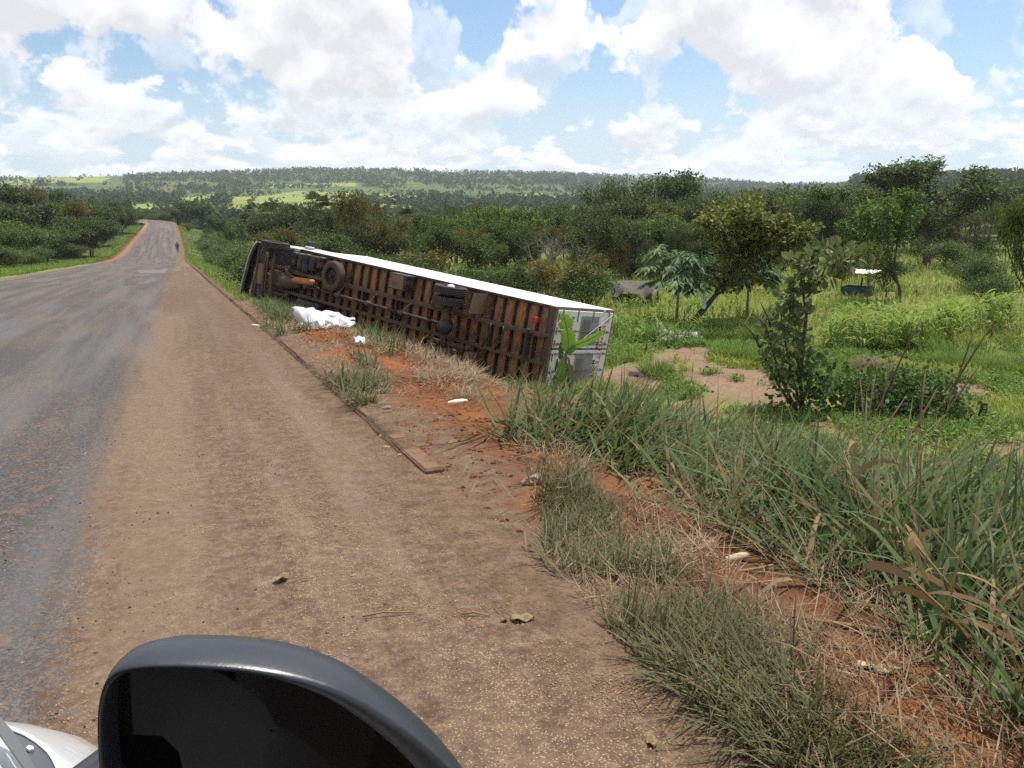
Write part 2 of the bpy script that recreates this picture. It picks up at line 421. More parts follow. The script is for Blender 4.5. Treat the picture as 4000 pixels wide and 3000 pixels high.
def ground_material():
    m, t = mat_new('ground'); pos = nd(t, 'ShaderNodeNewGeometry').outputs['Position']
    at = nd(t, 'ShaderNodeAttribute', attribute_name='zone'); sp = nd(t, 'ShaderNodeSeparateColor', {0: at.outputs['Color']})
    n1, n2, n3, n4 = noise(t, pos, .9, 6, .6), noise(t, pos, 7, 6, .65), noise(t, pos, 38, 4, .7), noise(t, pos, .05, 5, .6)
    soil = ramp(t, n2, [(.25, (.050, .023, .013)), (.5, (.115, .049, .024)), (.75, (.185, .082, .040))])
    soil = mixc(t, sstep(t, n1, .43, .66), soil, (.25, .088, .028))
    soil = mixc(t, mth(t, 'MULTIPLY', sstep(t, n3, .55, .72), .6), soil, (.28, .17, .09))
    sand = ramp(t, n2, [(.3, (.155, .105, .067)), (.7, (.265, .188, .122))])
    sand = mixc(t, sstep(t, n1, .5, .7), sand, (.125, .085, .048))
    green = ramp(t, n1, [(.28, (.085, .115, .024)), (.5, (.15, .185, .040)), (.72, (.25, .245, .07))])
    green = mixc(t, sstep(t, n2, .50, .75), green, (.18, .13, .065))
    green = mixc(t, mth(t, 'MULTIPLY', sstep(t, noise(t, pos, .33, 4, .6), .50, .60), .8), green, (.19, .128, .075))
    far = ramp(t, n4, [(.34, (.035, .055, .018)), (.54, (.065, .092, .026)), (.74, (.16, .18, .05))])
    far = mixc(t, mth(t, 'MULTIPLY', n1, .5), far, (.08, .12, .03))
    fld = nd(t, 'ShaderNodeAttribute', attribute_name='field').outputs['Fac']
    far = mixc(t, sstep(t, mth(t, 'ADD', fld, mth(t, 'MULTIPLY', mth(t, 'SUBTRACT', n4, .5), 1.2)), .4, .6), far, ramp(t, n4, [(.35, (.13, .165, .040)), (.6, (.21, .235, .06))]))
    c = mixc(t, sp.outputs[2], green, far)
    e = mth(t, 'MULTIPLY', mth(t, 'SUBTRACT', n1, .5), .5)
    c = mixc(t, sstep(t, mth(t, 'ADD', sp.outputs[1], e), .35, .6), c, sand)
    c = mixc(t, sstep(t, mth(t, 'ADD', sp.outputs[0], e), .35, .62), c, soil)
    px_ = nd(t, 'ShaderNodeSeparateXYZ', {0: pos}).outputs[0]
    c = mixc(t, mth(t, 'MULTIPLY', sstep(t, mth(t, 'ADD', px_, mth(t, 'MULTIPLY', e, 3.)), 2.45, 1.85), sstep(t, px_, .7, .9)), c, mixc(t, mth(t, 'MULTIPLY', sstep(t, n3, .5, .65), .6), ramp(t, n2, [(.3, (.105, .066, .042)), (.5, (.155, .102, .065)), (.7, (.21, .143, .092))]), (.06, .036, .024)))
    finish(t, c, .95, .1, bump=mth(t, 'ADD', n2, mth(t, 'MULTIPLY', n3, .5)), bdist=.05)
    return m
gnd = MB().grid(np.stack([GX, GY, GZ], -1)).build('ground', ground_material(), smooth_=True); tag(gnd, kind='structure')
def zones():
    P = np.stack([GX, GY, GZ], -1).reshape(-1, 3); px = proj(P); D = np.hypot(P[:, 0], P[:, 1]); X, Y = P[:, 0], P[:, 1]
    soil = smooth((10.2-.06*Y-X)/2.5)*smooth((X+.5)/1)*smooth((52-Y)/15)
    # along the road both verges are scraped laterite
    ins = road_dist(X, Y)
    soil = np.maximum(soil, smooth((1.3+ins)/1.0)*(ins < .5)*np.where(X > 0, 1, .9*smooth((Y-105)/30)))
    bare = inany(px, Z_BARE) & (D < 45); soil = np.maximum(soil, bare)
    P2 = np.stack([X-TQ[0], Y-TQ[1]], -1); u = P2 @ TB[0, :2]; ww = P2 @ TB[2, :2]
    heap = smooth((u+1.6)/.6)*smooth((1.0-u)/1)*smooth((ww-2)/.6)*smooth((6.2-ww)/1.)
    soil = soil*(1-heap)
    sand = np.maximum(inany(ragged(px, P), Z_SAND) & (D < 60), heap)
    far = smooth((D-90)/120)
    col = np.stack([soil, sand.astype(float), far, np.ones(len(X))], -1).astype(np.float32)
    fl = np.where(inany(px, Z_FIELD) & (D > 380), 1., 0.).astype(np.float32); a = gnd.data.attributes.new('field', 'FLOAT', 'POINT'); a.data.foreach_set('value', fl)
    a = gnd.data.attributes.new('zone', 'FLOAT_COLOR', 'POINT'); a.data.foreach_set('color', col.ravel())
zones()

# ------------------------------------------------------------------ road: worn asphalt, dusty gravel shoulder
def road_material():
    m, t = mat_new('road'); pos = nd(t, 'ShaderNodeNewGeometry').outputs['Position']
    s = nd(t, 'ShaderNodeSeparateXYZ', {0: pos}); x, y = s.outputs[0], s.outputs[1]
    uv = nd(t, 'ShaderNodeAttribute', attribute_name='lane').outputs['Fac']        # metres left of the right-hand edge
    along = nd(t, 'ShaderNodeMapping', {'Vector': pos, 'Scale': (1, .012, 1)}).outputs[0]
    pos2 = nd(t, 'ShaderNodeMapping', {'Vector': pos, 'Scale': (1, .22, 1)}).outputs[0]
    nA = noise(t, along, 1.6, 5, .6); nB = noise(t, pos2, 1.1, 6, .62); nC = noise(t, pos, 9, 5, .68); nD = noise(t, pos, 60, 3, .7)
    nP = noise(t, pos2, .5, 4, .55)
    agg = nd(t, 'ShaderNodeTexVoronoi', {'Vector': pos, 'Scale': 75.0}, feature='F1')
    agc = nd(t, 'ShaderNodeSeparateColor', {0: agg.outputs['Color']}).outputs[0]
    asp = ramp(t, agc, [(0, (.040, .037, .036)), (.6, (.066, .061, .059)), (1, (.115, .105, .099))])
    asp = mixc(t, mth(t, 'MULTIPLY', sstep(t, nA, .42, .66), .75), asp, (.108, .101, .098))                    # polished wheel tracks
    asp = mixc(t, mth(t, 'MULTIPLY', sstep(t, nB, .48, .70), .45), asp, (.105, .082, .066))           # dust lying in the hollows
    asp = mixc(t, mth(t, 'MULTIPLY', mth(t, 'MULTIPLY', sstep(t, nC, .52, .64), .85), sstep(t, nP, .40, .55)), asp, (.185, .100, .055))
    dust = ramp(t, nC, [(.3, (.066, .039, .024)), (.5, (.110, .068, .043)), (.72, (.165, .108, .068))])
    dust = mixc(t, mth(t, 'MULTIPLY', sstep(t, nB, .45, .70), .6), dust, (.092, .053, .033))
    fine = noise(t, pos, 26, 4, .75)
    dust = mixc(t, mth(t, 'MULTIPLY', sstep(t, fine, .52, .64), .65), dust, (.055, .034, .022))
    dust = mixc(t, mth(t, 'MULTIPLY', sstep(t, fine, .48, .36), .5), dust, (.21, .148, .09))
    dust = mixc(t, mth(t, 'MULTIPLY', sstep(t, nA, .5, .64), .40), dust, (.185, .128, .078))
    spk = nd(t, 'ShaderNodeTexVoronoi', {'Vector': pos, 'Scale': 95.0, 'Randomness': 1.0}, feature='F1')
    dens = sstep(t, mth(t, 'ADD', nB, mth(t, 'MULTIPLY', nC, .5)), .58, .90, .15, .40)
    grain = mth(t, 'LESS_THAN', spk.outputs['Distance'], dens)
    pick = mth(t, 'GREATER_THAN', nd(t, 'ShaderNodeSeparateColor', {0: spk.outputs['Color']}).outputs[1], .45)
    gm = mth(t, 'MULTIPLY', grain, pick)
    dust = mixc(t, mth(t, 'MULTIPLY', gm, .75), dust, ramp(t, nD, [(.3, (.25, .175, .10)), (.6, (.42, .32, .20))]))
    asp = mixc(t, mth(t, 'MULTIPLY', mth(t, 'MULTIPLY', gm, sstep(t, nB, .40, .6)), .7), asp, (.34, .25, .15))
    # the seal's frayed right edge, and the dusty left one
    e = mth(t, 'ADD', uv, mth(t, 'ADD', mth(t, 'MULTIPLY', mth(t, 'SUBTRACT', nP, .5), 1.2), mth(t, 'ADD', mth(t, 'MULTIPLY', mth(t, 'SUBTRACT', nC, .5), 1.1), mth(t, 'MULTIPLY', mth(t, 'SUBTRACT', fine, .5), .6))))
    edge = sstep(t, y, 20., 120., 2.15, 1.0)
    c = mixc(t, sstep(t, mth(t, 'SUBTRACT', e, edge), -.16, .14), dust, asp)
    wd = nd(t, 'ShaderNodeAttribute', attribute_name='wide').outputs['Fac']
    c = mixc(t, sstep(t, mth(t, 'SUBTRACT', mth(t, 'SUBTRACT', wd, uv), mth(t, 'MULTIPLY', nC, 1.4)), .9, -.2), c, mixc(t, sstep(t, y, 100., 135.), (.13, .115, .075), (.20, .118, .072)))
    h = mth(t, 'ADD', mth(t, 'MULTIPLY', agc, .25), mth(t, 'ADD', mth(t, 'MULTIPLY', nC, .8), mth(t, 'ADD', mth(t, 'MULTIPLY', nD, .35), mth(t, 'MULTIPLY', gm, .3))))
    finish(t, c, sstep(t, nA, .3, .7, .95, .70), .22, bump=h, bdist=.018)
    return m
def build_road():
    rows = []
    ysr = np.concatenate([np.arange(-14, 40, .5), np.arange(40, ARC_Y, 2.0), [ARC_Y]])
    for Y in ysr: rows.append(((x_right(Y), Y), (x_left(Y), Y), zroad(Y)))
    cx = -1.8-ARC_R
    for a in np.radians(np.arange(3, 92, 3.)):
        zz = float(zroad(ARC_Y + ARC_R*a))
        rows.append(((cx+(ARC_R+3.8)*math.cos(a), ARC_Y+(ARC_R+3.8)*math.sin(a)), (cx+(ARC_R-3.8)*math.cos(a), ARC_Y+(ARC_R-3.8)*math.sin(a)), zz))
    nt_ = 48; G = []; lane = []; wide = []
    for (rx, ry), (lx, ly), z in rows:
        wdt = math.hypot(rx-lx, ry-ly); tt = np.linspace(0, 1, nt_)
        d = tt*wdt
        X = rx+(lx-rx)*tt; Y = ry+(ly-ry)*tt
        zc = z + .05*np.sin(math.pi*np.clip((d-2)/(wdt-2), 0, 1)) + .028*fbm(X*.8, Y*.25, 31, 2) + .012*fbm(X*3, Y*2, 32, 2)*(d < 3)
        zc = np.where(tt < .001, zc-.0, zc); zc[-1] -= .10
        G.append(np.stack([X, Y, zc], -1)); lane.append(d); wide.append(np.full(nt_, wdt))
    o = MB().grid(np.array(G)[:, ::-1]).build('road', road_material(), smooth_=True); tag(o, kind='structure')
    for nme, arr in (('lane', lane), ('wide', wide)):
        a = o.data.attributes.new(nme, 'FLOAT', 'POINT'); a.data.foreach_set('value', np.array(arr)[:, ::-1].astype(np.float32).ravel())
    # a paler repair patch across the lane
    p = gp(600, 1070); G = []
    for i in range(5):
        r = []
        for j in range(5):
            X = p[0]-.9+1.9*j/4+.15*RNG.standard_normal(); Y = p[1]-4+9*i/4+.2*RNG.standard_normal(); 
            wdt = 1.6-x_left(Y); d = 1.6-X
            r.append([X, Y, zroad(Y)+.05*math.sin(math.pi*np.clip((d-2)/(wdt-2), 0, 1))+.028*float(fbm(X*.8, Y*.25, 31, 2))+.012])
        G.append(r)
    q = MB().grid(np.array(G)).build('road_patch', mat_plain('patch', (.125, .112, .104), .9, .2, .3, 3)); tag(q, kind='structure')
build_road()

# ------------------------------------------------------------------ kerb of separate concrete stones
def build_kerb():
    m = mat_plain('kerb_concrete', (.155, .092, .060), .95, .1, .4, 5, ((.105, .052, .030), .44), 4, bump=.02, objvar=.12)
    k = empty('kerb', (1.66, 6, 0)); tag(k, kind='structure'); k.location = (0, 0, 0)
    Y = 5.6; i = 0; base = []
    for v in range(4):
        b = MB().box((0, 0, 0), (.15, .992, .30), .013)
        V = np.concatenate(b.V); V += .004*RNG.standard_normal(V.shape); b.V = [V]
        o = b.build('kerb_stone', m); base.append(o.data)
        if v: bpy.data.objects.remove(o)
        else: first = o
    while Y < 62:
        if 8.5 < Y < 9.4: Y += .8; continue
        o = first if i == 0 else bpy.data.objects.new('kerb_stone', base[i % 4])
        if i: COL.objects.link(o)
        o.parent = k
        sink = .058 + (.055 if Y < 6.5 else .022 if Y < 7.5 else 0) + .02*math.sin(Y*.9) + (.03 if Y > 27 else 0)
        o.location = (1.675+.006*random.uniform(-1, 1), Y+.5, float(zroad(Y+.5))-.012-sink+.006*random.uniform(-1, 1))
        o.rotation_euler = (math.atan(-.062)+random.uniform(-.004, .004), random.uniform(-.012, .012), random.uniform(-.008, .008))
        Y += 1.0; i += 1
build_kerb()
# ------------------------------------------------------------------ plants: shared makers
def blades(P, L, W, phi, th0, kap, nseg=4, taper=1.3, twist=None, fold=0.0):
    """many leaf blades at once: base points, lengths, widths, azimuth, tilt from upright, extra bend along the length"""
    n = len(P); L, W, phi, th0, kap = [np.broadcast_to(np.asarray(a, float), (n,)) for a in (L, W, phi, th0, kap)]
    t = np.linspace(0, 1, nseg+1)
    th = th0[:, None] + kap[:, None]*(t[None, :-1]+.5/nseg)
    st = L[:, None]/nseg
    hx = np.concatenate([np.zeros((n, 1)), np.cumsum(np.sin(th)*st, 1)], 1); vz = np.concatenate([np.zeros((n, 1)), np.cumsum(np.cos(th)*st, 1)], 1)
    C = np.stack([P[:, 0, None]+hx*np.cos(phi)[:, None], P[:, 1, None]+hx*np.sin(phi)[:, None], P[:, 2, None]+vz], -1)
    tw = RNG.uniform(-.6, .6, n) if twist is None else np.broadcast_to(twist, (n,))
    side = np.stack([-np.sin(phi)*np.cos(tw), np.cos(phi)*np.cos(tw), np.sin(tw)], -1)
    wp = np.minimum(1, .45+2.2*t)*(1-t**2.2)**taper
    wp[-1] = 0
    A = C[:, :-1] + side[:, None]*(W[:, None]*wp[None, :-1])[..., None]/2
    B = C[:, :-1] - side[:, None]*(W[:, None]*wp[None, :-1])[..., None]/2
    V = np.concatenate([np.stack([A, B], 2).reshape(n, -1, 3), C[:, -1:]], 1); k = V.shape[1]
    q = np.array([[2*i, 2*i+1, 2*i+3, 2*i+2] for i in range(nseg-1)]); tr = np.array([[2*nseg-2, 2*nseg-1, 2*nseg]])
    o = (np.arange(n)*k)[:, None, None]
    return V.reshape(-1, 3), [(o+q[None]).reshape(-1, 4), (o+tr[None]).reshape(-1, 3)]
def join(parts):
    V = []; by = {}; n = 0
    for v, ps in parts:
        for p in ps:
            if len(p): by.setdefault(p.shape[1], []).append(np.asarray(p)+n)
        V.append(v); n += len(v)
    return np.concatenate(V), [np.concatenate(a) for a in by.values()]
def leaf_quads(P, L, W, d=None, up_bias=.5):
    """one folded diamond per leaf, centred near P"""
    n = len(P)
    if d is None: d = RNG.standard_normal((n, 3)); d[:, 2] = d[:, 2]*.6-.15
    d = d/(np.linalg.norm(d, axis=1)[:, None]+1e-9)
    r = RNG.standard_normal((n, 3)); r[:, 2] *= (1-up_bias)
    s = np.cross(d, np.cross(r, d)); s /= np.linalg.norm(s, axis=1)[:, None]+1e-9
    nn = np.cross(d, s); L = np.broadcast_to(L, (n,))[:, None]; W = np.broadcast_to(W, (n,))[:, None]
    V = np.stack([P, P+d*L*.5+s*W*.5+nn*W*.12, P+d*L, P+d*L*.5-s*W*.5+nn*W*.12], 1)
    return V.reshape(-1, 3), [np.arange(4*n).reshape(n, 4)]

BARK = mat_plain('bark', (.085, .065, .05), .95, .1, .45, 9, bump=.03, aniso=(1, 1, .25))
BARK_PALE = mat_plain('bark_pale', (.23, .20, .165), .95, .1, .4, 9, bump=.02, aniso=(1, 1, .25))
LEAF = dict(
    dark=mat_leaf('leaf_dark', [(.028, .055, .014), (.048, .088, .022), (.080, .126, .034), (.12, .16, .048)]),
    deep=mat_leaf('leaf_deep', [(.026, .043, .015), (.043, .066, .023), (.068, .094, .034), (.092, .108, .046)]),
    lush=mat_leaf('leaf_lush', [(.035, .070, .013), (.060, .115, .022), (.11, .175, .035), (.20, .23, .045)]),
    yellow=mat_leaf('leaf_yellow', [(.055, .085, .018), (.105, .140, .030), (.165, .195, .045), (.25, .24, .055)]),
    olive=mat_leaf('leaf_olive', [(.045, .050, .015), (.085, .082, .022), (.13, .105, .028), (.17, .115, .035)]),
    grey=mat_leaf('leaf_grey', [(.042, .078, .024), (.072, .125, .040), (.11, .17, .058), (.165, .215, .08)]),
    rust=mat_leaf('leaf_rust', [(.10, .075, .022), (.15, .105, .030), (.10, .095, .030), (.19, .12, .04)]),
    blue=mat_leaf('leaf_blue', [(.075, .135, .055), (.11, .185, .080), (.155, .235, .11), (.21, .27, .15)]))

def skeleton(rng, H, trunk, fork, nlimb, spread, lean, depth=3, wob=.10):
    """limbs as polylines; returns (points, radii) list and the twig ends"""
    limbs, tips = [], []
    def grow_(p, d, L, r, lev):
        n = 5; pts = [p.copy()]
        for i in range(n):
            d = d + rng.normal(0, wob, 3) + np.array([0, 0, .04*lev]); d /= np.linalg.norm(d); p = p + d*L/n; pts.append(p.copy())
        limbs.append((np.array(pts), np.linspace(r, r*.55, n+1), lev))
        if lev >= depth: tips.append((p, d, lev)); return
        k = nlimb if lev == 0 else rng.integers(2, 4)
        a0 = rng.uniform(0, 6.28)
        for j in range(k):
            az = a0 + 6.283*j/k + rng.normal(0, .35); sp = spread*rng.uniform(.6, 1.3)
            nd_ = d*math.cos(sp) + np.array([math.cos(az), math.sin(az), .15])*math.sin(sp); nd_ /= np.linalg.norm(nd_)
            grow_(p.copy() if j < k-1 or lev else p.copy(), nd_, L0[lev+1]*rng.uniform(.75, 1.2), r*.6, lev+1)
        if lev > 0: tips.append((p, d, lev))
    L0 = [fork*H] + [H*(1-fork)*f for f in (.42, .32, .24, .18)]
    grow_(np.zeros(3), np.array([lean[0], lean[1], 1.]), L0[0], trunk, 0)
    return limbs, tips
def tree_mesh(seed, H=7., trunk=.16, fork=.3, nlimb=4, spread=.6, lean=(0, 0), depth=3, clump=.8, nleaf=5000, ls=.16, lw=.6, droop=-.1, flat=.75, bare=False, up=.5):
    rng = np.random.default_rng(seed)
    limbs, tips = skeleton(rng, H, trunk, fork, nlimb, spread, lean, depth)
    mb = MB()
    for pts, rad, lev in limbs: mb.tube(pts, rad, 7 if lev == 0 else (5 if lev == 1 else 4), caps=False)
    if bare:
        for p, d, lev in tips:
            for j in range(5):
                e = d + rng.normal(0, .7, 3); e /= np.linalg.norm(e); q = p + e*H*.09; e2 = e+rng.normal(0, .6, 3); mb.tube([p, q, q+e2*H*.06], [.014*H/7, .009*H/7, .004], 3, caps=False)
    by = {}
    for p in mb.P: by.setdefault(p.shape[1], []).append(p)
    TV, TP = np.concatenate(mb.V), [np.concatenate(v) for v in by.values()]
    if nleaf == 0: return (TV, TP), None
    tp = np.concatenate([np.array([t[0] for t in tips])] + [q[0][2:5:(1 if q[2] > 1 else 2)] for q in limbs if q[2] >= 1]); wts = rng.uniform(.35, 1.5, len(tp)); wts /= wts.sum()
    ci = rng.choice(len(tp), nleaf, p=wts)
    rr = clump*rng.uniform(.55, 1.25, len(tp))[ci]
    d = rng.standard_normal((nleaf, 3)); d /= np.linalg.norm(d, axis=1)[:, None]
    rad = rng.uniform(0, 1, nleaf)**.45
    P = tp[ci] + d*(rr*rad)[:, None]*np.array([1, 1, flat]) + np.array([0, 0, .08*clump])
    P[:, 2] = np.maximum(P[:, 2], .04*H)
    ld = d*.7 + rng.standard_normal((nleaf, 3))*.6; ld[:, 2] += droop
    V, Q = leaf_quads(P, ls*rng.uniform(.6, 1.35, nleaf), ls*lw*rng.uniform(.7, 1.3, nleaf), ld, up)
    return (TV, TP), (V, Q)
def tree_proto(name, leafmat, bark=BARK, **kw):
    (TV, TP), cr = tree_mesh(**kw)
    zt = max(TV[:, 2].max(), cr[0][:, 2].max() if cr else 0)
    tm = mk('trunk', TV, TP, bark, smooth_=True); cm = mk('crown', cr[0], cr[1], LEAF[leafmat]) if cr else None
    A = cr[0] if cr else TV; c2 = np.median(A[:, :2], 0)
    d = (tm.data, cm.data if cm else None, float(np.percentile(cr[0][:, 2], 99.5)) if cr else float(zt), float(np.percentile(np.hypot(*(A[:, :2]-c2).T), 93)), c2)
    bpy.data.objects.remove(tm)
    if cm: bpy.data.objects.remove(cm)
    return d
def put_tree(proto, name, pos, height, label, cat='tree', group=None, rz=None, sxy=1.0, bmat=None):
    td, cdm, h0 = proto[:3]; s = height/h0
    o = empty(name, pos, random.uniform(0, 6.28) if rz is None else rz, label, cat, group); o.scale = (s*sxy, s*sxy, s)
    a = bpy.data.objects.new('trunk', td); COL.objects.link(a); a.parent = o; a.location = (0, 0, -.03)
    if cdm:
        b = bpy.data.objects.new('crown', cdm); COL.objects.link(b); b.parent = o
    return o
# ------------------------------------------------------------------ the overturned truck
def text_mesh(body, size, mat, parent, origin, ex, ey, name='lettering', lift=.006, bold=0.0, spacing=1.0):
    cu = bpy.data.curves.new('lettering', 'FONT'); cu.body = body; cu.size = size; cu.offset = bold; cu.space_character = spacing
    o = bpy.data.objects.new('tmp', cu); COL.objects.link(o)
    dg = bpy.context.evaluated_depsgraph_get(); me = bpy.data.meshes.new_from_object(o.evaluated_get(dg)); bpy.data.objects.remove(o)
    me.materials.clear(); me.materials.append(mat)
    r = bpy.data.objects.new(name, me); COL.objects.link(r); r.parent = parent
    ex, ey = Vector(ex), Vector(ey); ez = ex.cross(ey); m4 = Matrix.Identity(4)
    for i in range(3): m4[i][0] = ex[i]; m4[i][1] = ey[i]; m4[i][2] = ez[i]; m4[i][3] = origin[i] + ez[i]*lift
    r.matrix_local = m4
    return r
def build_truck():
    T = empty('overturned_truck', (0, 0, 0), 0, 'long box truck with white box body lying overturned on its side, rusty underside exposed', 'truck')
    m4 = Matrix.Identity(4)
    for i in range(3):
        for j in range(3): m4[i][j] = TB[j][i]
        m4[i][3] = TQ[i]
    T.matrix_world = m4
    white = mat_plain('truck_white', (.80, .81, .82), .38, .4, .04, 2, ((.62, .60, .55), .60), 1.2)
    door = mat_plain('door_white', (.72, .70, .67), .8, .15, .10, 1.4, ((.40, .34, .27), .54), 2.2)
    frame = mat_plain('frame_grey', (.17, .165, .16), .55, .4, .25, 6, ((.12, .08, .05), .5), 5)
    steel = mat_plain('chassis_steel', (.040, .034, .030), .72, .3, .4, 5, ((.15, .085, .048), .50), 2.2, bump=.006)
    dusty = mat_plain('chassis_dusty', (.105, .072, .050), .85, .2, .45, 5, ((.036, .030, .027), .55), 2.6, bump=.008)
    black = mat_plain('tank_black', (.022, .022, .024), .5, .4, .35, 4, ((.13, .088, .058), .52), 2.5)
    rubber = mat_plain('tyre_rubber', (.052, .047, .044), .9, .15, .35, 8, ((.085, .062, .048), .50), 2.5)
    rubber_d = mat_plain('tyre_muddy', (.085, .066, .053), .95, .1, .35, 8, ((.12, .075, .048), .48), 2.5)
    rust = mat_plain('rust_orange', (.40, .175, .065), .85, .15, .35, 5, ((.10, .055, .033), .56), 4)
    flap = mat_plain('mudflap_brown', (.21, .135, .090), .9, .15, .2, 5, ((.13, .085, .058), .55), 3)
    cream = mat_plain('cab_paint', (.42, .42, .41), .5, .35, .1, 3, ((.25, .17, .11), .58), 3)
    red = mat_plain('lamp_red', (.45, .022, .018), .3, .5, .1, 8); chrome = mat_plain('hub_pale', (.72, .72, .73), .35, .5, .1, 6, metal=.3)
    glass = mat_plain('cab_glass', (.02, .025, .03), .08, .5, .1)
    # plywood bays, each stained its own way
    mp, t = mat_new('floor_ply'); pos = nd(t, 'ShaderNodeTexCoord').outputs['Object']; rnd = nd(t, 'ShaderNodeObjectInfo').outputs['Random']
    st = nd(t, 'ShaderNodeMapping', {'Vector': pos, 'Scale': (3, 1, 1)}).outputs[0]
    c = ramp(t, rnd, [(0, (.27, .135, .060)), (.35, (.38, .195, .080)), (.6, (.32, .18, .095)), (.85, (.46, .19, .060)), (1, (.34, .19, .09))])
    n1 = noise(t, st, 2.2, 6, .62); c = mixc(t, sstep(t, n1, .42, .70), c, (.075, .046, .028))
    c = mixc(t, mth(t, 'MULTIPLY', sstep(t, noise(t, st, 5, 5, .6), .50, .72), .55), c, (.33, .21, .12)); finish(t, c, .85, .15, bump=n1, bdist=.006)
    # --- box
    MB().box((TL/2, 2.48, TH/2), (TL, .04, TH)).build('side_panel', white, T)
    MB().box((TL/2, .02, TH/2), (TL, .04, TH)).build('side_panel', white, T)
    MB().box((TL/2, 1.25, TH-.02), (TL-.01, 2.415, .04)).build('roof', white, T)
    MB().box((TL-.02, 1.25, TH/2), (.04, 2.415, TH-.09)).build('front_wall', white, T)
    for y in (.03, 2.47): MB().box((TL/2, y, -.055), (TL+.02, .075, .115), .01).build('side_rail', steel, T)
    nb = 27; sp = TL/nb
    bay = None
    for i in range(nb):
        b = MB().box((0, 0, 0), (sp-.004, 2.36, .03)).build('floor_board', mp, T) if bay is None else bpy.data.objects.new('floor_board', bay)
        if bay is None: bay = b.data
        else: COL.objects.link(b); b.parent = T
        b.location = ((i+.5)*sp, 1.25, .016+.004*random.uniform(-1, 1))
    mem = None
    for i in range(nb+1):
        if mem is None:
            q = MB().box((0, 0, -.055), (.012, 2.42, .112)); q.box((.024, 0, -.106), (.048, 2.42, .012)); b = q.build('cross_member', steel, T); mem = b.data
        else: b = bpy.data.objects.new('cross_member', mem); COL.objects.link(b); b.parent = T
        b.location = (min(max(i*sp, .03), TL-.03)+random.uniform(-.02, .02), 1.25, -.002)
    MB().box((-.02, 1.25, -.075), (.10, 2.5, .17), .01).build('rear_sill', dusty, T)
    # --- chassis
    for y in (.84, 1.66):
        q = MB().box(((TL+2.0)/2-.05, y, -.235), (TL+2.1, .075, .20), .006); q.box(((TL+2)/2, y+(.02 if y < 1 else -.02), -.345), (TL+1.9, .11, .02)); q.build('chassis_rail', dusty, T)
    for x in (.55, 2.0, 4.6, 6.2, 7.9, 9.9, 11.2): MB().box((x, 1.25, -.23), (.07, .75, .16), .01).build('chassis_cross_beam', steel, T)
    for x, y0 in ((1.45, .9), (1.95, .9)):
        MB().tube([(x, 1.62, -.36), (x-.05, 1.45, -.40), (x-.02, 1.2, -.42), (x+.12, 1.0, -.40), (x+.2, .88, -.36)], .028, 8).build('hose', black, T, True)
    # underrun beam and lamps
    MB().box((.42, 1.25, -.50), (.10, 1.0, .12), .012).build('underrun_bar', steel, T)
    for y in (.85, 1.65): MB().box((.42, y, -.40), (.08, .06, .20), .008).build('underrun_bracket', dusty, T)
    for y in (2.02, .40):
        l = MB().box((.40, y, -.21), (.14, .17, .13), .02).build('tail_lamp', red, T); MB().box((.45, y, -.12), (.04, .05, .10)).build('bracket', steel, l)
    # --- wheels
    def wheel(x, y, z, out, name='wheel', r=.515, wd=.26, mat=rubber, hub=False, axis=(0, 1, 0)):
        ax = np.array(axis, float); h = wd/2; c = np.array((x, y, z), float)
        q = MB().lathe([(r*.56, -h*.70), (r*.58, -h*.95), (r*.48, -h*.6*out), (r*.42, h*.15*out), (r*.16, h*.15*out), (r*.15, h*.5*out), (.001, h*.55*out)], c, ax, 28)
        q.lathe([(r*.58, h*.95), (r*.56, h*.7), (r*.53, 0), (r*.56, -h*.7)], c, ax, 28)
        rim = q.build(name, steel, T, True)
        tp = [(.57, -.78), (.66, -.98), (.83, -1.0), (.94, -.93), (.985, -.80), (1, -.5), (.985, -.47), (.985, -.40), (1, -.37), (1, -.06), (.984, -.04), (.984, .04), (1, .06), (1, .37), (.985, .40), (.985, .47), (1, .5), (.985, .80), (.94, .93), (.83, 1.0), (.66, .98), (.57, .78)]
        MB().lathe([(a*r, b*h) for a, b in tp], c, ax, 40).build('tyre', mat, rim, True)
        if hub:
            MB().lathe([(.001, h*1.35*out), (.05, h*1.33*out), (.10, h*1.15*out), (.13, h*.7*out), (.13, 0)], c, ax, 20).build('hub_cap', chrome, rim, True)
        return rim
    XR = 3.38
    wheel(XR, 2.35, -.78, 1, hub=True); wheel(XR, 2.02, -.78, -1); wheel(XR, .16, -.78, -1, mat=rubber_d); wheel(XR, .49, -.78, 1, mat=rubber_d)
    XF = 12.55
    wheel(XF, 2.50, -.74, 1, r=.53, hub=False); wheel(XF, .16, -.72, -1, r=.53, mat=rubber_d)
    wheel(9.35, 1.86, -.47, -1, 'spare_wheel', r=.53, wd=.28, axis=(0, 0, 1), mat=rubber_d)
    MB().tube([(9.35, 1.86, -.30), (9.35, 1.86, -.62)], .05, 8).build('spare_carrier', steel, T)
    # rear axle, differential, springs
    q = MB().tube([(XR, .45, -.78), (XR, .9, -.78), (XR, 1.0, -.78), (XR, 1.12, -.78)], [.075, .085, .12, .22], 14); q.tube([(XR, 1.38, -.78), (XR, 1.5, -.78), (XR, 1.6, -.78), (XR, 2.05, -.78)], [.22, .13, .085, .075], 14)
    q.build('rear_axle', dusty, T, True)
    MB().lathe([(.001, -.33), (.10, -.325), (.19, -.27), (.235, -.16), (.245, 0), (.22, .16), (.12, .26), (.06, .40)], (XR-.02, 1.25, -.80), (.55, 0, .83), 24).build('differential', steel, T, True)
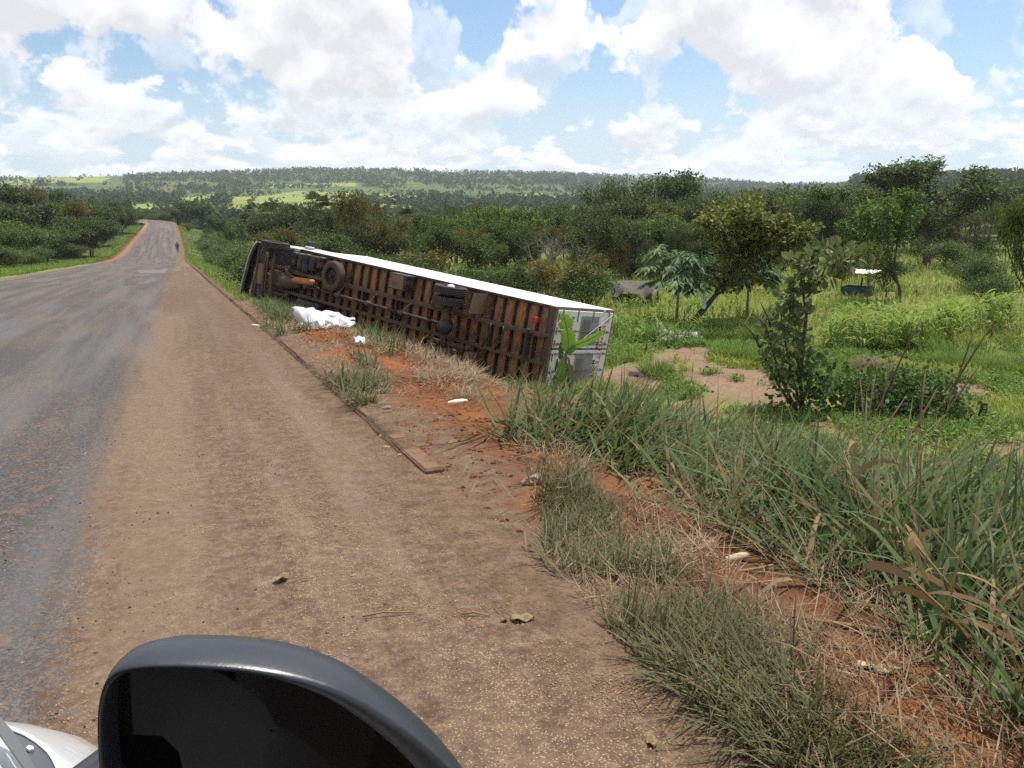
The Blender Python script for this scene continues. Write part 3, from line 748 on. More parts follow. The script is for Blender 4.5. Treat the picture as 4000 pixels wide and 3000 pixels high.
    def spring(x, y, L, z):
        q = MB()
        for k in range(6):
            l = L*(1-.13*k); xs = np.linspace(-l/2, l/2, 9); G = []
            zt = z - .018*k + .16*(xs/(L/2))**2
            G = np.array([[[x+a, y-.045, b] for a, b in zip(xs, zt)], [[x+a, y+.045, b] for a, b in zip(xs, zt)]]); q.grid(G)
            G2 = G.copy(); G2[..., 2] -= .016; q.grid(G2[:, ::-1]); q.grid(np.stack([G[0], G2[0]])[:, ::-1]); q.grid(np.stack([G[1], G2[1]]))
        for a in (-.12, .12): q.box((x+a, y, z-.05), (.03, .11, .16))
        s = q.build('leaf_spring', dusty, T)
        for a in (-1, 1): MB().lathe([(.001, -.09), (.07, -.085), (.085, 0), (.07, .085), (.001, .09)], (x+a*L/2, y, z+.15), (0, 1, 0), 14).build('spring_shackle', dusty, s, True)
    for y in (.72, 1.78): spring(XR+.1, y, 1.7, -.62)
    for y in (.74, 1.76): spring(XF+.1, y, 1.45, -.60)
    # propeller shaft with bearings, struts
    xs = [3.75, 5.6, 7.3, 9.0, 10.9]
    for a, b in zip(xs[:-1], xs[1:]):
        za, zb = -.62+.03*(a-3.7), -.62+.03*(b-3.7)
        MB().tube([(a+.1, 1.25, za), (b-.1, 1.25, zb)], .052, 12).build('drive_shaft', steel, T, True)
        MB().lathe([(.001, -.12), (.07, -.12), (.095, -.05), (.095, .05), (.07, .12), (.001, .12)], (b, 1.25, zb), (1, 0, 0), 14).build('shaft_joint', dusty, T, True)
        MB().tube([(b+.05, 1.25, zb), (b-.18, 1.62, -.34)], .018, 6).build('shaft_strut', frame, T)
    # mudflaps: curved sheets hanging behind the wheels
    for y0 in (1.83, .05):
        G = []
        for i in range(7):
            r = []
            for j in range(4):
                a = i/6; r.append([2.42-.16*math.sin(a*2.2)+.05*a, y0+.62*j/3, -.16-.82*a+.03*j*(a)])
            G.append(r)
        G = np.array(G); q = MB().grid(G); G2 = G.copy(); G2[..., 0] += .012; q.grid(G2[:, ::-1]); 
        f = q.build('mudflap', flap, T); MB().box((2.45, y0+.31, -.155), (.05, .66, .05)).build('mudflap_bracket', steel, f)
    MB().tube([(2.52, 2.42, -.10), (2.50, 1.9, -.20), (2.48, 1.72, -.30)], .02, 6).build('mudguard_stay', dusty, T)
    # tanks, box, exhaust
    MB().box((5.98, 2.20, -.36), (.78, .52, .46), .02).build('tool_box', black, T); MB().box((5.98, 2.20, -.597), (.62, .44, .012)).build('tool_box_lid', flap, T)
    def tank(x, z, r, y0, y1, m=black):
        h = (y1-y0)/2; MB().lathe([(.001, -h), (r*.55, -h*.99), (r*.88, -h*.95), (r, -h*.86), (r*1.02, -h*.4), (r, -h*.38), (r, h*.38), (r*1.02, h*.4), (r, h*.86), (r*.88, h*.95), (r*.55, h*.99), (.001, h)], (x, (y0+y1)/2, z), (0, 1, 0), 20).build('air_tank', m, T, True)
    tank(11.38, -.36, .155, 1.76, 2.40); tank(11.05, -.36, .165, 1.72, 2.42); tank(10.28, -.30, .17, 1.98, 2.42); tank(11.85, -.30, .15, 1.85, 2.38)
    MB().box((10.72, 2.12, -.28), (.30, .55, .32), .03).build('battery_box', steel, T)
    MB().box((10.5, .48, -.36), (1.35, .55, .48), .06).build('fuel_tank', black, T)
    MB().lathe([(.001, -.66), (.05, -.66), (.06, -.56), (.125, -.52), (.125, .48), (.09, .55), (.05, .57), (.05, .70), (.001, .70)], (10.95, 1.42, -.50), (1, -.06, 0), 20).build('muffler', rust, T, True)
    MB().tube([(11.6, 1.46, -.50), (12.0, 1.60, -.50), (12.25, 1.75, -.42), (12.5, 1.68, -.36)], .05, 10).build('exhaust_pipe', dusty, T, True)
    MB().tube([(10.3, 1.37, -.50), (10.1, 1.33, -.52), (9.95, 1.28, -.54)], .05, 10).build('exhaust_tip', black, T, True)
    # engine, gearbox, front axle, radiator
    q = MB().box((12.55, 1.25, -.38), (1.0, .62, .42), .08); q.box((12.95, 1.2, -.55), (.42, .44, .22), .06); q.box((12.2, 1.30, -.50), (.30, .30, .26), .06); q.build('engine', dusty, T)
    MB().lathe([(.30, -.30), (.28, 0), (.20, .2), (.16, .55), (.12, .60), (.001, .60)], (11.85, 1.25, -.40), (-1, 0, 0), 18).build('gearbox', dusty, T, True)
    for zz, x in ((-.70, 12.95), (-.62, 13.22)): MB().tube([(x-.06, .35, zz), (x, .8, zz-.02), (x, 1.7, zz-.02), (x-.06, 2.15, zz)], .042, 8).build('steering_rod', dusty, T, True)
    MB().tube([(12.55, .3, -.72), (12.55, .7, -.74), (12.55, 1.8, -.74), (12.55, 2.2, -.72)], [.06, .075, .075, .06], 10).build('front_axle', dusty, T, True)
    MB().box((13.72, 1.27, -.36), (.42, .80, .30), .03).build('radiator_guard', flap, T)
    for y in (.95, 1.25, 1.55): MB().tube([(13.35, y, -.30), (12.9, y+.1, -.34), (12.4, y+.05, -.30)], .03, 6).build('hose', steel, T)
    # --- cab
    x0, x1, z1 = 11.98, 14.0, 2.05
    MB().box(((x0+x1)/2, 1.25, -.02), (x1-x0, 2.34, .05)).build('cab_floor', steel, T)
    def side(y, name):
        poly = [(x0, -.30), (x0+.05, .02), (12.0, .02), (12.05, .10), (12.25, .28), (12.6, .34), (12.95, .28), (13.12, .05), (13.15, -.42), (x1+.02, -.52), (x1+.04, .9), (x1-.22, 1.9), (x1-.4, z1), (x0, z1)]
        o = MB().prism(poly, (0, y, 0), (1, 0, 0), (0, 0, 1), (0, .05, 0)).build(name, cream, T)
        MB().box((13.15, y+.025, 1.30), (.95, .058, .62), .02).build('side_window', glass, o)
        MB().box((12.5, y+.025, .75), (.18, .075, .04), .01).build('door_handle', black, o)
    side(2.40, 'cab_side'); side(.05, 'cab_side')
    MB().box(((x0+x1)/2-.18, 1.25, z1-.02), (x1-x0-.38, 2.28, .05)).build('cab_roof', cream, T)
    MB().box((x0+.03, 1.25, z1/2), (.05, 2.29, z1-.1)).build('cab_back', cream, T)
    ys = np.linspace(.05, 2.45, 15); zs_ = [-.30, -.20, .0, .5, .95, 1.5, z1]; xo = [.02, .06, .07, .06, .05, -.16, -.38]
    G = np.array([[[x1+.02+.26*(2.45-y)+o-.26*abs((y-1.25)/1.2)**4, y, z] for y in ys] for z, o in zip(zs_, xo)])
    q = MB().grid(G[:5]); q.grid((G[:5]-np.array([.05, 0, 0]))[:, ::-1]); e = np.stack([G[0], G[0]-np.array([.05, 0, 0])]); q.grid(e[:, ::-1]); q.build('front_panel', cream, T, True)
    MB().grid(G[4:]).build('windscreen', glass, T, True)
    G = np.array([[[x1+.06+.26*(2.45-y)+o-.26*abs((y-1.25)/1.2)**4, y, z] for y in ys] for z, o in ((-.66, -.10), (-.70, .0), (-.66, .05), (-.36, .05), (-.33, -.0))])
    MB().grid(G).build('bumper', black, T, True)
    MB().tube([[x1+.10+.26*(2.45-y)-.26*abs((y-1.25)/1.2)**4, y, -.69] for y in ys], .03, 8).build('bumper_edge', cream, T, True)
    MB().box((x1-.10, 1.25, -.50), (.10, 2.2, .10), .02).build('front_cross_beam', dusty, T)
    # wing mirror and its arm on the side that now faces the sky
    q = MB().tube([(12.9, 2.45, .9), (12.75, 2.62, .85), (12.55, 2.66, .8)], .015, 6); ma = q.build('mirror_arm', black, T)
    MB().box((12.45, 2.70, .78), (.12, .20, .40), .05).build('mirror_housing', black, ma); MB().box((12.15, 2.56, .5), (.26, .10, .30), .03).build('air_intake', cream, T)
    # --- rear frame and doors
    q = MB().box((-.02, 2.46, TH/2), (.09, .08, TH), .01); q.box((-.02, .04, TH/2), (.09, .08, TH), .01); q.box((-.02, 1.25, TH-.05), (.09, 2.33, .10), .01); q.box((-.02, 1.25, .05), (.09, 2.33, .08), .01); q.build('rear_frame', frame, T)
    MB().box((.06, 1.25, 1.5), (.02, 2.3, 2.9)).build('door_seal', black, T)
    ink_r = mat_plain('ink_red', (.42, .035, .028), .6, .3, .1); ink_k = mat_plain('ink_black', (.025, .024, .026), .6, .3, .1)
    pic = mat_plain('print_blue', (.26, .265, .30), .85, .1, .15, 1.5); pic2 = mat_plain('print_brown', (.20, .16, .155), .85, .1, .2, 2.2, aniso=(1, .3, 2))
    EX, EY = (0, -1, 0), (0, 0, 1)      # lettering runs towards the ground now, as it would have run left to right
    for k, (v0, v1) in enumerate(((1.285, 2.41), (.09, 1.235))):
        vm, hv = (v0+v1)/2, v1-v0
        d = MB().box((-.062, vm, TH/2+.01), (.05, hv, TH-.22), .012).build('rear_door', door, T)
        MB().box((-.089, vm, 1.80), (.004, hv-(.30 if k == 0 else .22), .98)).build('printed_panel', pic, d)
        MB().box((-.0925, vm-.08, 1.62), (.003, hv-.36, .42)).build('printed_wardrobe', pic2, d)
        for wv, vv, ln in ((0, .06, .22), (0, .44, .22), (0, .82, .22)):
            MB().box((-.090, v1-.06-vv-ln/2, .165), (.005, ln, .055)).build('red_reflector', red, d)
        bars = (1.80, 1.42) if k == 0 else (1.12, .60)
        for vb in bars:
            q = MB().tube([(-.115, vb, .02), (-.115, vb, TH-.03)], .016, 8)
            for wv in (.3, 1.05, 2.0, 2.8): q.box((-.10, vb, wv), (.04, .07, .05))
            q.build('lock_bar', frame, T)
        hy = v1+.02 if k == 0 else v0-.02
        for wv in (.36, 1.12, 1.92, 2.78):
            sgn = -1 if k == 0 else 1
            MB().box((-.092, hy+sgn*.17, wv), (.016, .34, .055), .004).build('hinge', frame, d)
        if k == 0:
            text_mesh('TECNO', .24, ink_r, d, (-.0895, 2.20, 2.52), EX, EY, spacing=1.35); text_mesh('MOVEIS', .19, ink_k, d, (-.0895, 1.98, 2.33), EX, EY, bold=.004, spacing=1.15)
            text_mesh('Nas mulhe', .24, ink_k, d, (-.0895, 2.24, .80), EX, EY, spacing=1.1); text_mesh('www.t', .17, ink_k, d, (-.0895, 2.24, .58), EX, EY)
        else:
            text_mesh('TECNO', .24, ink_r, d, (-.0895, 1.08, 2.50), EX, EY, spacing=1.35); text_mesh('MOVEIS', .19, ink_k, d, (-.0895, .92, 2.30), EX, EY, bold=.006, spacing=1.15)
            MB().box((-.0905, .42, .66), (.005, .56, .075)).build('dark_plate', ink_k, d)
            for vv in (.30, .78): MB().tube([(-.11, vv+.2, .42), (-.12, vv+.05, .44), (-.11, vv-.2, .40)], [.012, .035, .012], 7).build('latch_handle', dusty, d)
    l = MB().box((-.075, 2.455, 2.70), (.03, .06, .16), .008).build('marker_lamp', red, T)
    MB().box((-.075, 2.455, 2.52), (.025, .05, .12), .008).build('marker_lamp', chrome, T)
    MB().tube([(-.14, 2.36, 2.92), (-.16, 1.42, 1.15)], .008, 5).build('cord', chrome, T)
    return T
TRUCK = build_truck()
# ------------------------------------------------------------------ trees
PR = {}
for i in range(3): PR['round', i] = tree_proto('t', 'lush', seed=100+i, H=7, trunk=.15, fork=.20, nlimb=4, spread=.46, clump=.58, nleaf=6500, ls=.23, lw=.62, lean=(.06, .05*i), up=.75)
for i in range(2): PR['open', i] = tree_proto('t', ('dark', 'grey')[i], seed=200+i, H=9, trunk=.24, fork=.28, nlimb=4, spread=.50, clump=.60, nleaf=7600, ls=.28, lw=.40, depth=3, up=.6)
for i in range(2): PR['yellow', i] = tree_proto('t', 'yellow', seed=300+i, H=6, trunk=.12, fork=.24, nlimb=4, spread=.60, clump=.52, nleaf=4600, ls=.21, lw=.62, lean=(.1, .1), up=.75)
PR['leaning', 0] = tree_proto('t', 'yellow', seed=311, H=6.5, trunk=.17, fork=.30, nlimb=5, spread=.66, clump=.60, nleaf=7000, ls=.23, lw=.6, lean=(.38, 0), up=.7)
for i in range(4): PR['dark', i] = tree_proto('t', ('dark', 'deep', 'dark', 'lush')[i], seed=400+i, H=7, trunk=.13, fork=.22, nlimb=5, spread=.66, clump=.82, nleaf=6000, ls=.25, lw=.6)
for i in range(2): PR['olive', i] = tree_proto('t', 'olive', seed=500+i, H=7, trunk=.13, fork=.25, nlimb=4, spread=.48, clump=.65, nleaf=5200, ls=.19, lw=.6)
for i in range(2): PR['bush', i] = tree_proto('t', ('grey', 'dark')[i], seed=600+i, H=3, trunk=.06, fork=.10, nlimb=6, spread=.85, clump=.75, nleaf=4200, ls=.17, lw=.5, flat=.8)
for i in range(2): PR['rust', i] = tree_proto('t', 'rust', seed=700+i, H=4, trunk=.07, fork=.22, nlimb=4, spread=.60, clump=.55, nleaf=2300, ls=.16, lw=.7, bark=BARK_PALE)
for i in range(2): PR['bare', i] = tree_proto('t', None, seed=800+i, H=5, trunk=.09, fork=.22, nlimb=4, spread=.60, nleaf=0, bare=True, bark=BARK_PALE)
PR['thorn', 0] = tree_proto('t', 'olive', seed=810, H=5, trunk=.12, fork=.25, nlimb=5, spread=.75, clump=.6, nleaf=1500, ls=.12, lw=.6, bare=True)
PR['sapling', 0] = tree_proto('t', 'yellow', seed=820, H=5, trunk=.07, fork=.45, nlimb=3, spread=.35, clump=.45, nleaf=1000, ls=.16, lw=.7, lean=(.15, 0))
PR['far', 0] = tree_proto('t', 'deep', seed=900, H=8, trunk=.16, fork=.25, nlimb=5, spread=.6, clump=1.3, nleaf=3200, ls=.42, lw=.7)
PR['far', 1] = tree_proto('t', 'dark', seed=901, H=8, trunk=.16, fork=.30, nlimb=4, spread=.7, clump=1.3, nleaf=3200, ls=.42, lw=.7)

def spot(px, pyb, D):
    r = ray(px, pyb); X, Y = r[0]*D, r[1]*D
    return np.array([X, Y, float(ground_h(X, Y))-.05])
def tree_at(kind, name, px, pyb, D, ptop, label, cat='tree', group=None, sxy=1.0, rz=None, wpx=None, centre=False):
    p = spot(px, pyb, D); H = max(top_h(px, ptop, D) - p[2], .8); pr = PR[kind]
    if wpx: sxy = (wpx/2/FPX*D*.93)/(pr[3]*H/pr[2])
    return put_tree(pr, name, p, H, label, cat, group, rz, sxy)
# the trees one can tell apart
t1 = gp(3510, 1180); tree_at(('round', 0), 'broadleaf_tree', 3510, 1180, float(np.hypot(t1[0], t1[1])), 745, 'dense rounded broadleaf tree with forked dark trunk standing in the grassy field', wpx=350)
tree_at(('open', 0), 'tall_tree', 3620, 1040, 84, 622, 'tall open-crowned tree with upright grey-green branches behind the dense rounded tree', wpx=430)
tree_at(('round', 1), 'broadleaf_tree', 3265, 935, 92, 728, 'spreading tree with dark trunk leaning apart in two limbs, behind the white-roofed stall', wpx=310)
t4 = gp(2700, 1275); tree_at(('leaning', 0), 'leaning_tree', 2700, 1275, float(np.hypot(t4[0], t4[1])), 770, 'spreading yellow-green tree with thick leaning trunk beside the papaya', wpx=400, rz=-.387)
tree_at(('dark', 2), 'big_tree', 2625, 900, 112, 672, 'big dark crowned tree rising above the thicket against the hillside', wpx=330)
tree_at(('dark', 0), 'big_tree', 2325, 900, 104, 705, 'dark bushy tree standing tall above the rear half of the truck', wpx=250)
tree_at(('olive', 0), 'olive_tree', 1410, 980, 74, 745, 'narrow olive-brown tree rising behind the front half of the truck', wpx=190)
tree_at(('yellow', 0), 'small_tree', 3035, 1110, 56, 850, 'small yellow-green tree with thin crooked trunk between papaya and stall', wpx=190)
tree_at(('sapling', 0), 'sapling', 3385, 1270, 43, 940, 'slender sapling with bare wavy stem and a few leaves', wpx=80)
tree_at(('thorn', 0), 'thorn_tree', 3790, 1030, 86, 835, 'leafless-looking thorny tree with twisted dark branches in the yellow grass', wpx=220)
tree_at(('round', 2), 'field_edge_tree', 4050, 1240, 40, 700, 'tall dark tree at the field edge above a clump of thin stems', wpx=170)
tree_at(('dark', 3), 'field_edge_tree', 3935, 955, 95, 770, 'small dark tree with straight trunk behind the thorny tree', wpx=120)
tree_at(('open', 1), 'field_edge_tree', 3690, 1010, 88, 880, 'low grey tree with crooked trunk between the tall tree and the thorny tree', wpx=130)
tree_at(('bare', 0), 'bare_tree', 2150, 1120, 47, 895, 'pale leafless tree with forked branches in front of the dark thicket', sxy=1.1)
tree_at(('bare', 1), 'dead_snag', 3490, 900, 86, 668, 'dead pale snag branching beside the tall open-crowned tree', sxy=.55)
tree_at(('rust', 0), 'dry_shrub', 2330, 1160, 46, 990, 'rusty yellow-leaved shrub behind the rear corner of the truck', 'shrub', wpx=130)
tree_at(('rust', 1), 'dry_shrub', 2430, 1120, 56, 945, 'taller rusty-leaved shrub next to the tarpaulin shelter', 'shrub', wpx=90)
tree_at(('dark', 1), 'dark_shrub', 2630, 1050, 60, 885, 'small blue-green round tree behind the papaya', wpx=90)
# thicket behind the truck
rn = random.Random(5)
def env(px):
    return float(np.interp(px, [1000, 1100, 1200, 1300, 1500, 1650, 1800, 2000, 2100, 2200, 2450, 2800, 2950, 3100, 3200], [845, 860, 855, 850, 850, 870, 860, 850, 845, 830, 800, 800, 765, 770, 800]))
x = 990
while x < 3200:
    k = ('dark', rn.randrange(4)) if rn.random() < .78 else (('olive', rn.randrange(2)) if x < 2000 else ('yellow', 0))
    D = rn.uniform(80, 112); tree_at(k, 'thicket_tree', x+rn.uniform(-20, 20), 950, D, env(x)-18+rn.choice([-34, -12, 4, 20, 40])+rn.uniform(-8, 8),
        {'dark': 'dark green tree in the back rows of the thicket behind the truck', 'olive': 'olive-brown tree in the back rows of the thicket behind the truck', 'yellow': 'yellow-green tree in the back rows of the thicket beside the field'}[k[0]], group='trees of the thicket behind the truck', sxy=rn.uniform(.8, 1.2)); x += rn.uniform(46, 78)
x = 1060
while x < 2960:
    k = ('dark', rn.randrange(3)) if rn.random() < .82 else ('olive', rn.randrange(2))
    D = rn.uniform(56, 76); tree_at(k, 'thicket_tree', x, 1000, D, max(env(x)+50, 880)+rn.choice([-38, -10, 15, 45])+rn.uniform(-8, 8),
        ('bushy dark tree in the front rows of the thicket close behind the truck' if k[0] == 'dark' else 'bushy olive-brown tree in the front rows of the thicket close behind the truck'), group='front trees of the thicket behind the truck', sxy=rn.uniform(.85, 1.25)); x += rn.uniform(44, 76)
x = 1010
while x < 2340:
    k = rn.choice([('bush', 0), ('bush', 1), ('dark', 1), ('bush', 1), ('rust', 0)]); D = rn.uniform(42, 52)
    b = 1080 if x < 1500 else 1120
    tree_at(k, 'undergrowth_shrub', x, b, D, (995 if x < 1700 else 1045)+rn.uniform(-40, 35), {'bush': ('low grey-green shrub in the undergrowth close behind the truck', 'low dark green shrub in the undergrowth close behind the truck')[k[1]], 'dark': 'small dense tree in the undergrowth close behind the truck', 'rust': 'rusty-leaved shrub in the undergrowth close behind the truck'}[k[0]], 'shrub', 'undergrowth shrubs behind the truck', sxy=rn.uniform(1.0, 1.4)); x += rn.uniform(52, 84)
x = 2440
while x < 2960:
    tree_at(('dark', rn.randrange(4)), 'thicket_tree', x, 1000, rn.uniform(66, 86), 862+rn.uniform(-25, 45), 'bushy dark tree of the belt between the tarpaulin shelter and the field', group='tree belt behind the shelter', sxy=rn.uniform(.9, 1.25)); x += rn.uniform(40, 66)
x = 2460
while x < 2940:
    tree_at(('bush', rn.randrange(2)), 'undergrowth_shrub', x, 1000, rn.uniform(60, 66), 985+rn.uniform(-25, 25), 'low shrub at the foot of the tree belt behind the shelter', 'shrub', 'shrubs at the foot of the tree belt', sxy=rn.uniform(1.0, 1.4)); x += rn.uniform(34, 60)
# thicket on the rise left of the road
def envl(px): return float(np.interp(px, [-200, 0, 100, 200, 300, 400, 470, 500], [715, 722, 730, 742, 765, 785, 800, 850]))
for row, (D0, D1, off, base, st) in enumerate(((150, 190, 0, 900, 34), (118, 150, 70, 930, 38), (92, 120, 140, 960, 46))):
    x = -220
    lim = (520, 500, 470)[row]
    while x < lim:
        D = rn.uniform(D0, D1)
        p = spot(x, base, D)
        if float(road_dist(p[0], p[1])) < -5.5:
            k = rn.choice([('far', 0), ('far', 1), ('dark', 0), ('dark', 1), ('olive', 0)]) if row < 2 else rn.choice([('dark', 0), ('dark', 1), ('bush', 0), ('dark', 3)])
            tree_at(k, 'roadside_tree', x, base, D, envl(x)+off+rn.uniform(-8, 45), 'dark green tree in the thicket on the rise left of the road', group='thicket trees left of the road', sxy=rn.uniform(1.0, 1.4))
        x += st*rn.uniform(.7, 1.3)
for Y in np.arange(56, 150, 4.2):
    X = float(x_left(Y)) - rn.uniform(4.2, 8.5); p = np.array([X, Y, float(ground_h(X, Y))-.05])
    put_tree(PR[rn.choice([('bush', 0), ('bush', 1), ('bush', 0)])], 'verge_shrub', p, rn.uniform(1.6, 3.0), 'low grey-green shrub along the left verge of the road', 'shrub', 'shrubs along the left verge', sxy=rn.uniform(1.0, 1.5))
for i in range(46):
    Y = rn.uniform(118, 215); X = float(x_left(Y)) - rn.uniform(2.6, 11); p = np.array([X, Y, float(ground_h(X, Y))-.05])
    put_tree(PR[rn.choice([('far', 0), ('dark', 0), ('dark', 1), ('far', 1)])], 'roadside_tree', p, rn.uniform(4.2, 6.8), 'dark tree crowding the left road edge where the road dips', 'tree', 'trees crowding the left road edge', sxy=rn.uniform(.9, 1.3))
# pale shrubs down the slope right of the road, beyond the truck
for i in range(170):
    Y = rn.uniform(44, 215); X = 2.0 + rn.uniform(2.2, 7) + rn.random()**2*.20*Y
    p = np.array([X, Y, float(ground_h(X, Y))-.05])
    put_tree(PR[('bush', rn.choice([0, 0, 1]))], 'slope_shrub', p, rn.uniform(1.0, 2.6), 'pale green leafy shrub on the slope right of the road beyond the truck', 'shrub', 'leafy shrubs on the slope beyond the truck', sxy=rn.uniform(1.0, 1.6))
for px, D, tp, sx in ((745, 285, 782, 1.3), (790, 270, 800, 1.2), (700, 300, 815, 1.1), (655, 310, 832, 1.2), (610, 320, 838, 1.2), (845, 215, 838, 1.1), (890, 190, 850, 1.1), (940, 170, 860, 1.1), (520, 300, 812, 1.1), (490, 290, 825, 1.1)):
    tree_at(('far', rn.randrange(2)), 'bend_tree', px, 870, D, tp, 'dark tree standing near the bend where the road turns out of sight', group='trees at the bend of the road', sxy=sx)
# ridge trees on the right
x = 3640
while x < 4080:
    tree_at(('far', rn.randrange(2)), 'ridge_tree', x, 800, rn.uniform(190, 300), float(np.interp(x, [3640, 3780, 3900, 4080], [770, 735, 690, 705]))+rn.uniform(0, 60), 'dark tree on the wooded ridge beyond the grassy field', group='trees on the ridge beyond the field', sxy=rn.uniform(1, 1.4)); x += rn.uniform(14, 26)
x = 2380
while x < 3720:
    tree_at(('far', rn.randrange(2)), 'field_back_tree', x, 900, rn.uniform(104, 150), 800+rn.uniform(-15, 60), 'dark tree in the row closing off the far side of the field', group='trees closing off the field', sxy=rn.uniform(1, 1.4)); x += rn.uniform(18, 34)
for i in range(9):
    x = rn.uniform(3150, 4050); D = rn.uniform(48, 95)
    tree_at(('bush', rn.choice([0, 1])), 'field_bush', x, 1050, D, 741 + 5.2*3235/D*.97 - rn.uniform(5, 28), 'small leafy bush growing in the tall grass of the field', 'bush', 'bushes in the grassy field', sxy=rn.uniform(.8, 1.3))

# ------------------------------------------------------------------ fan palms
def palm_mesh(seed):
    rng = np.random.default_rng(seed); parts = []; mb = MB()
    mb.tube([(0, 0, 0), (.05, 0, 2), (.0, .08, 4.2)], [.20, .16, .17], 8, caps=False)
    for i in range(26):
        az = rng.uniform(0, 6.28); el = rng.uniform(-.6, 1.35); L = rng.uniform(1.0, 1.5)
        d = np.array([math.cos(az)*math.cos(el), math.sin(az)*math.cos(el), math.sin(el)]); b = np.array([0, .08, 4.2]); e = b+d*L
        mb.tube([b, b+d*L*.5+np.array([0, 0, .05]), e], [.03, .02, .015], 3, caps=False)
        s = np.cross(d, [0, 0, 1]); s /= np.linalg.norm(s)+1e-6; n = np.cross(s, d)
        a = np.linspace(-1.5, 1.5, 15); dd = np.cos(a)[:, None]*d + np.sin(a)[:, None]*s; tip = e + dd*(.85+.1*rng.standard_normal(15))[:, None] + np.array([0, 0, -.22])
        w_ = .055; mid = e + dd*.5; sd = np.cross(dd, n); sd /= np.linalg.norm(sd, axis=1)[:, None]
        V = np.stack([np.repeat(e[None], 15, 0), mid+sd*w_, tip, mid-sd*w_], 1).reshape(-1, 3); parts.append((V, [np.arange(60).reshape(15, 4)]))
    by = {}
    for p in mb.P: by.setdefault(p.shape[1], []).append(p)
    a = mk('trunk', np.concatenate(mb.V), [np.concatenate(v) for v in by.values()], BARK, smooth_=True); V, P = join(parts); b = mk('crown', V, P, LEAF['deep'])
    d = (a.data, b.data, 5.6, 2.2, None); bpy.data.objects.remove(a); bpy.data.objects.remove(b); return d
PR['palm', 0] = palm_mesh(1); PR['palm', 1] = palm_mesh(2)
for i, (px, tp, D) in enumerate(((1025, 795, 128), (1060, 812, 122), (1145, 808, 118), (1255, 770, 125), (1585, 818, 112), (1780, 825, 108), (1130, 850, 96))):
    tree_at(('palm', i % 2), 'fan_palm', px, 900, D, tp, 'fan palm with spiky round crown left of the road' if px < 600 else 'fan palm with spiky round crown rising out of the thicket', 'palm', None if px < 600 else 'fan palms in the thicket', sxy=1.15)

# ------------------------------------------------------------------ far woodland, too far to count
def far_wood():
    rng = np.random.default_rng(77); N = 40000
    az = np.radians(rng.uniform(-14, 62, N)); D = 300*np.exp(rng.uniform(0, 1, N)**.9*math.log(2500/300))
    X, Y = D*np.sin(az), D*np.cos(az)
    f = fbm(X/170+3, Y/170, 41, 3) + .35*fbm(X/45, Y/45, 42, 2)
    P0 = np.stack([X, Y, ground_h(X, Y)], -1); px = proj(P0)
    thr = np.full(N, -.10)
    thr = np.where(inany(px, Z_FIELD), .55, thr)       # cleared fields on the slope
    thr = np.where((px[:, 0] < 480) & (px[:, 1] < 760), .22, thr)
    keep = (f > thr) | (rng.uniform(0, 1, N) < .03)
    keep &= ~((D < 330) & (X < 60) & (X > -25))
    P0 = P0[keep]; D = D[keep]; n = len(P0)
    P0 = P0[:17500]; D = D[:17500]; n = len(P0)
    h = (3.2+7.5*rng.uniform(0, 1, n)**1.6)*np.where(D > 1500, 1.25, 1); r = h*rng.uniform(.42, .65, n); m = 15
    d = rng.standard_normal((n, m, 3)); d /= np.linalg.norm(d, axis=2)[..., None]; rad = rng.uniform(.45, 1, (n, m, 1))
    C = P0[:, None] + np.array([0, 0, 1])*(h*.58)[:, None, None] + d*rad*np.stack([r, r, h*.42], -1)[:, None]
    C = C.reshape(-1, 3); s = np.repeat(r, m)*rng.uniform(.38, .75, n*m)
    V, Q = leaf_quads(C - .5*s[:, None]*np.array([0, 0, 1]), s*1.2, s*1.1, rng.standard_normal((n*m, 3))*np.array([1, 1, .5]))
    mt = mat_leaf('far_foliage', [(.020, .036, .014), (.032, .055, .018), (.048, .075, .024), (.066, .092, .03)], .2, .8, .1, objvar=0)
    o = mk('far_wood', V, Q, mt); tag(o, 'distant woodland covering the valley slopes and plateau', 'woodland', kind='stuff')
far_wood()
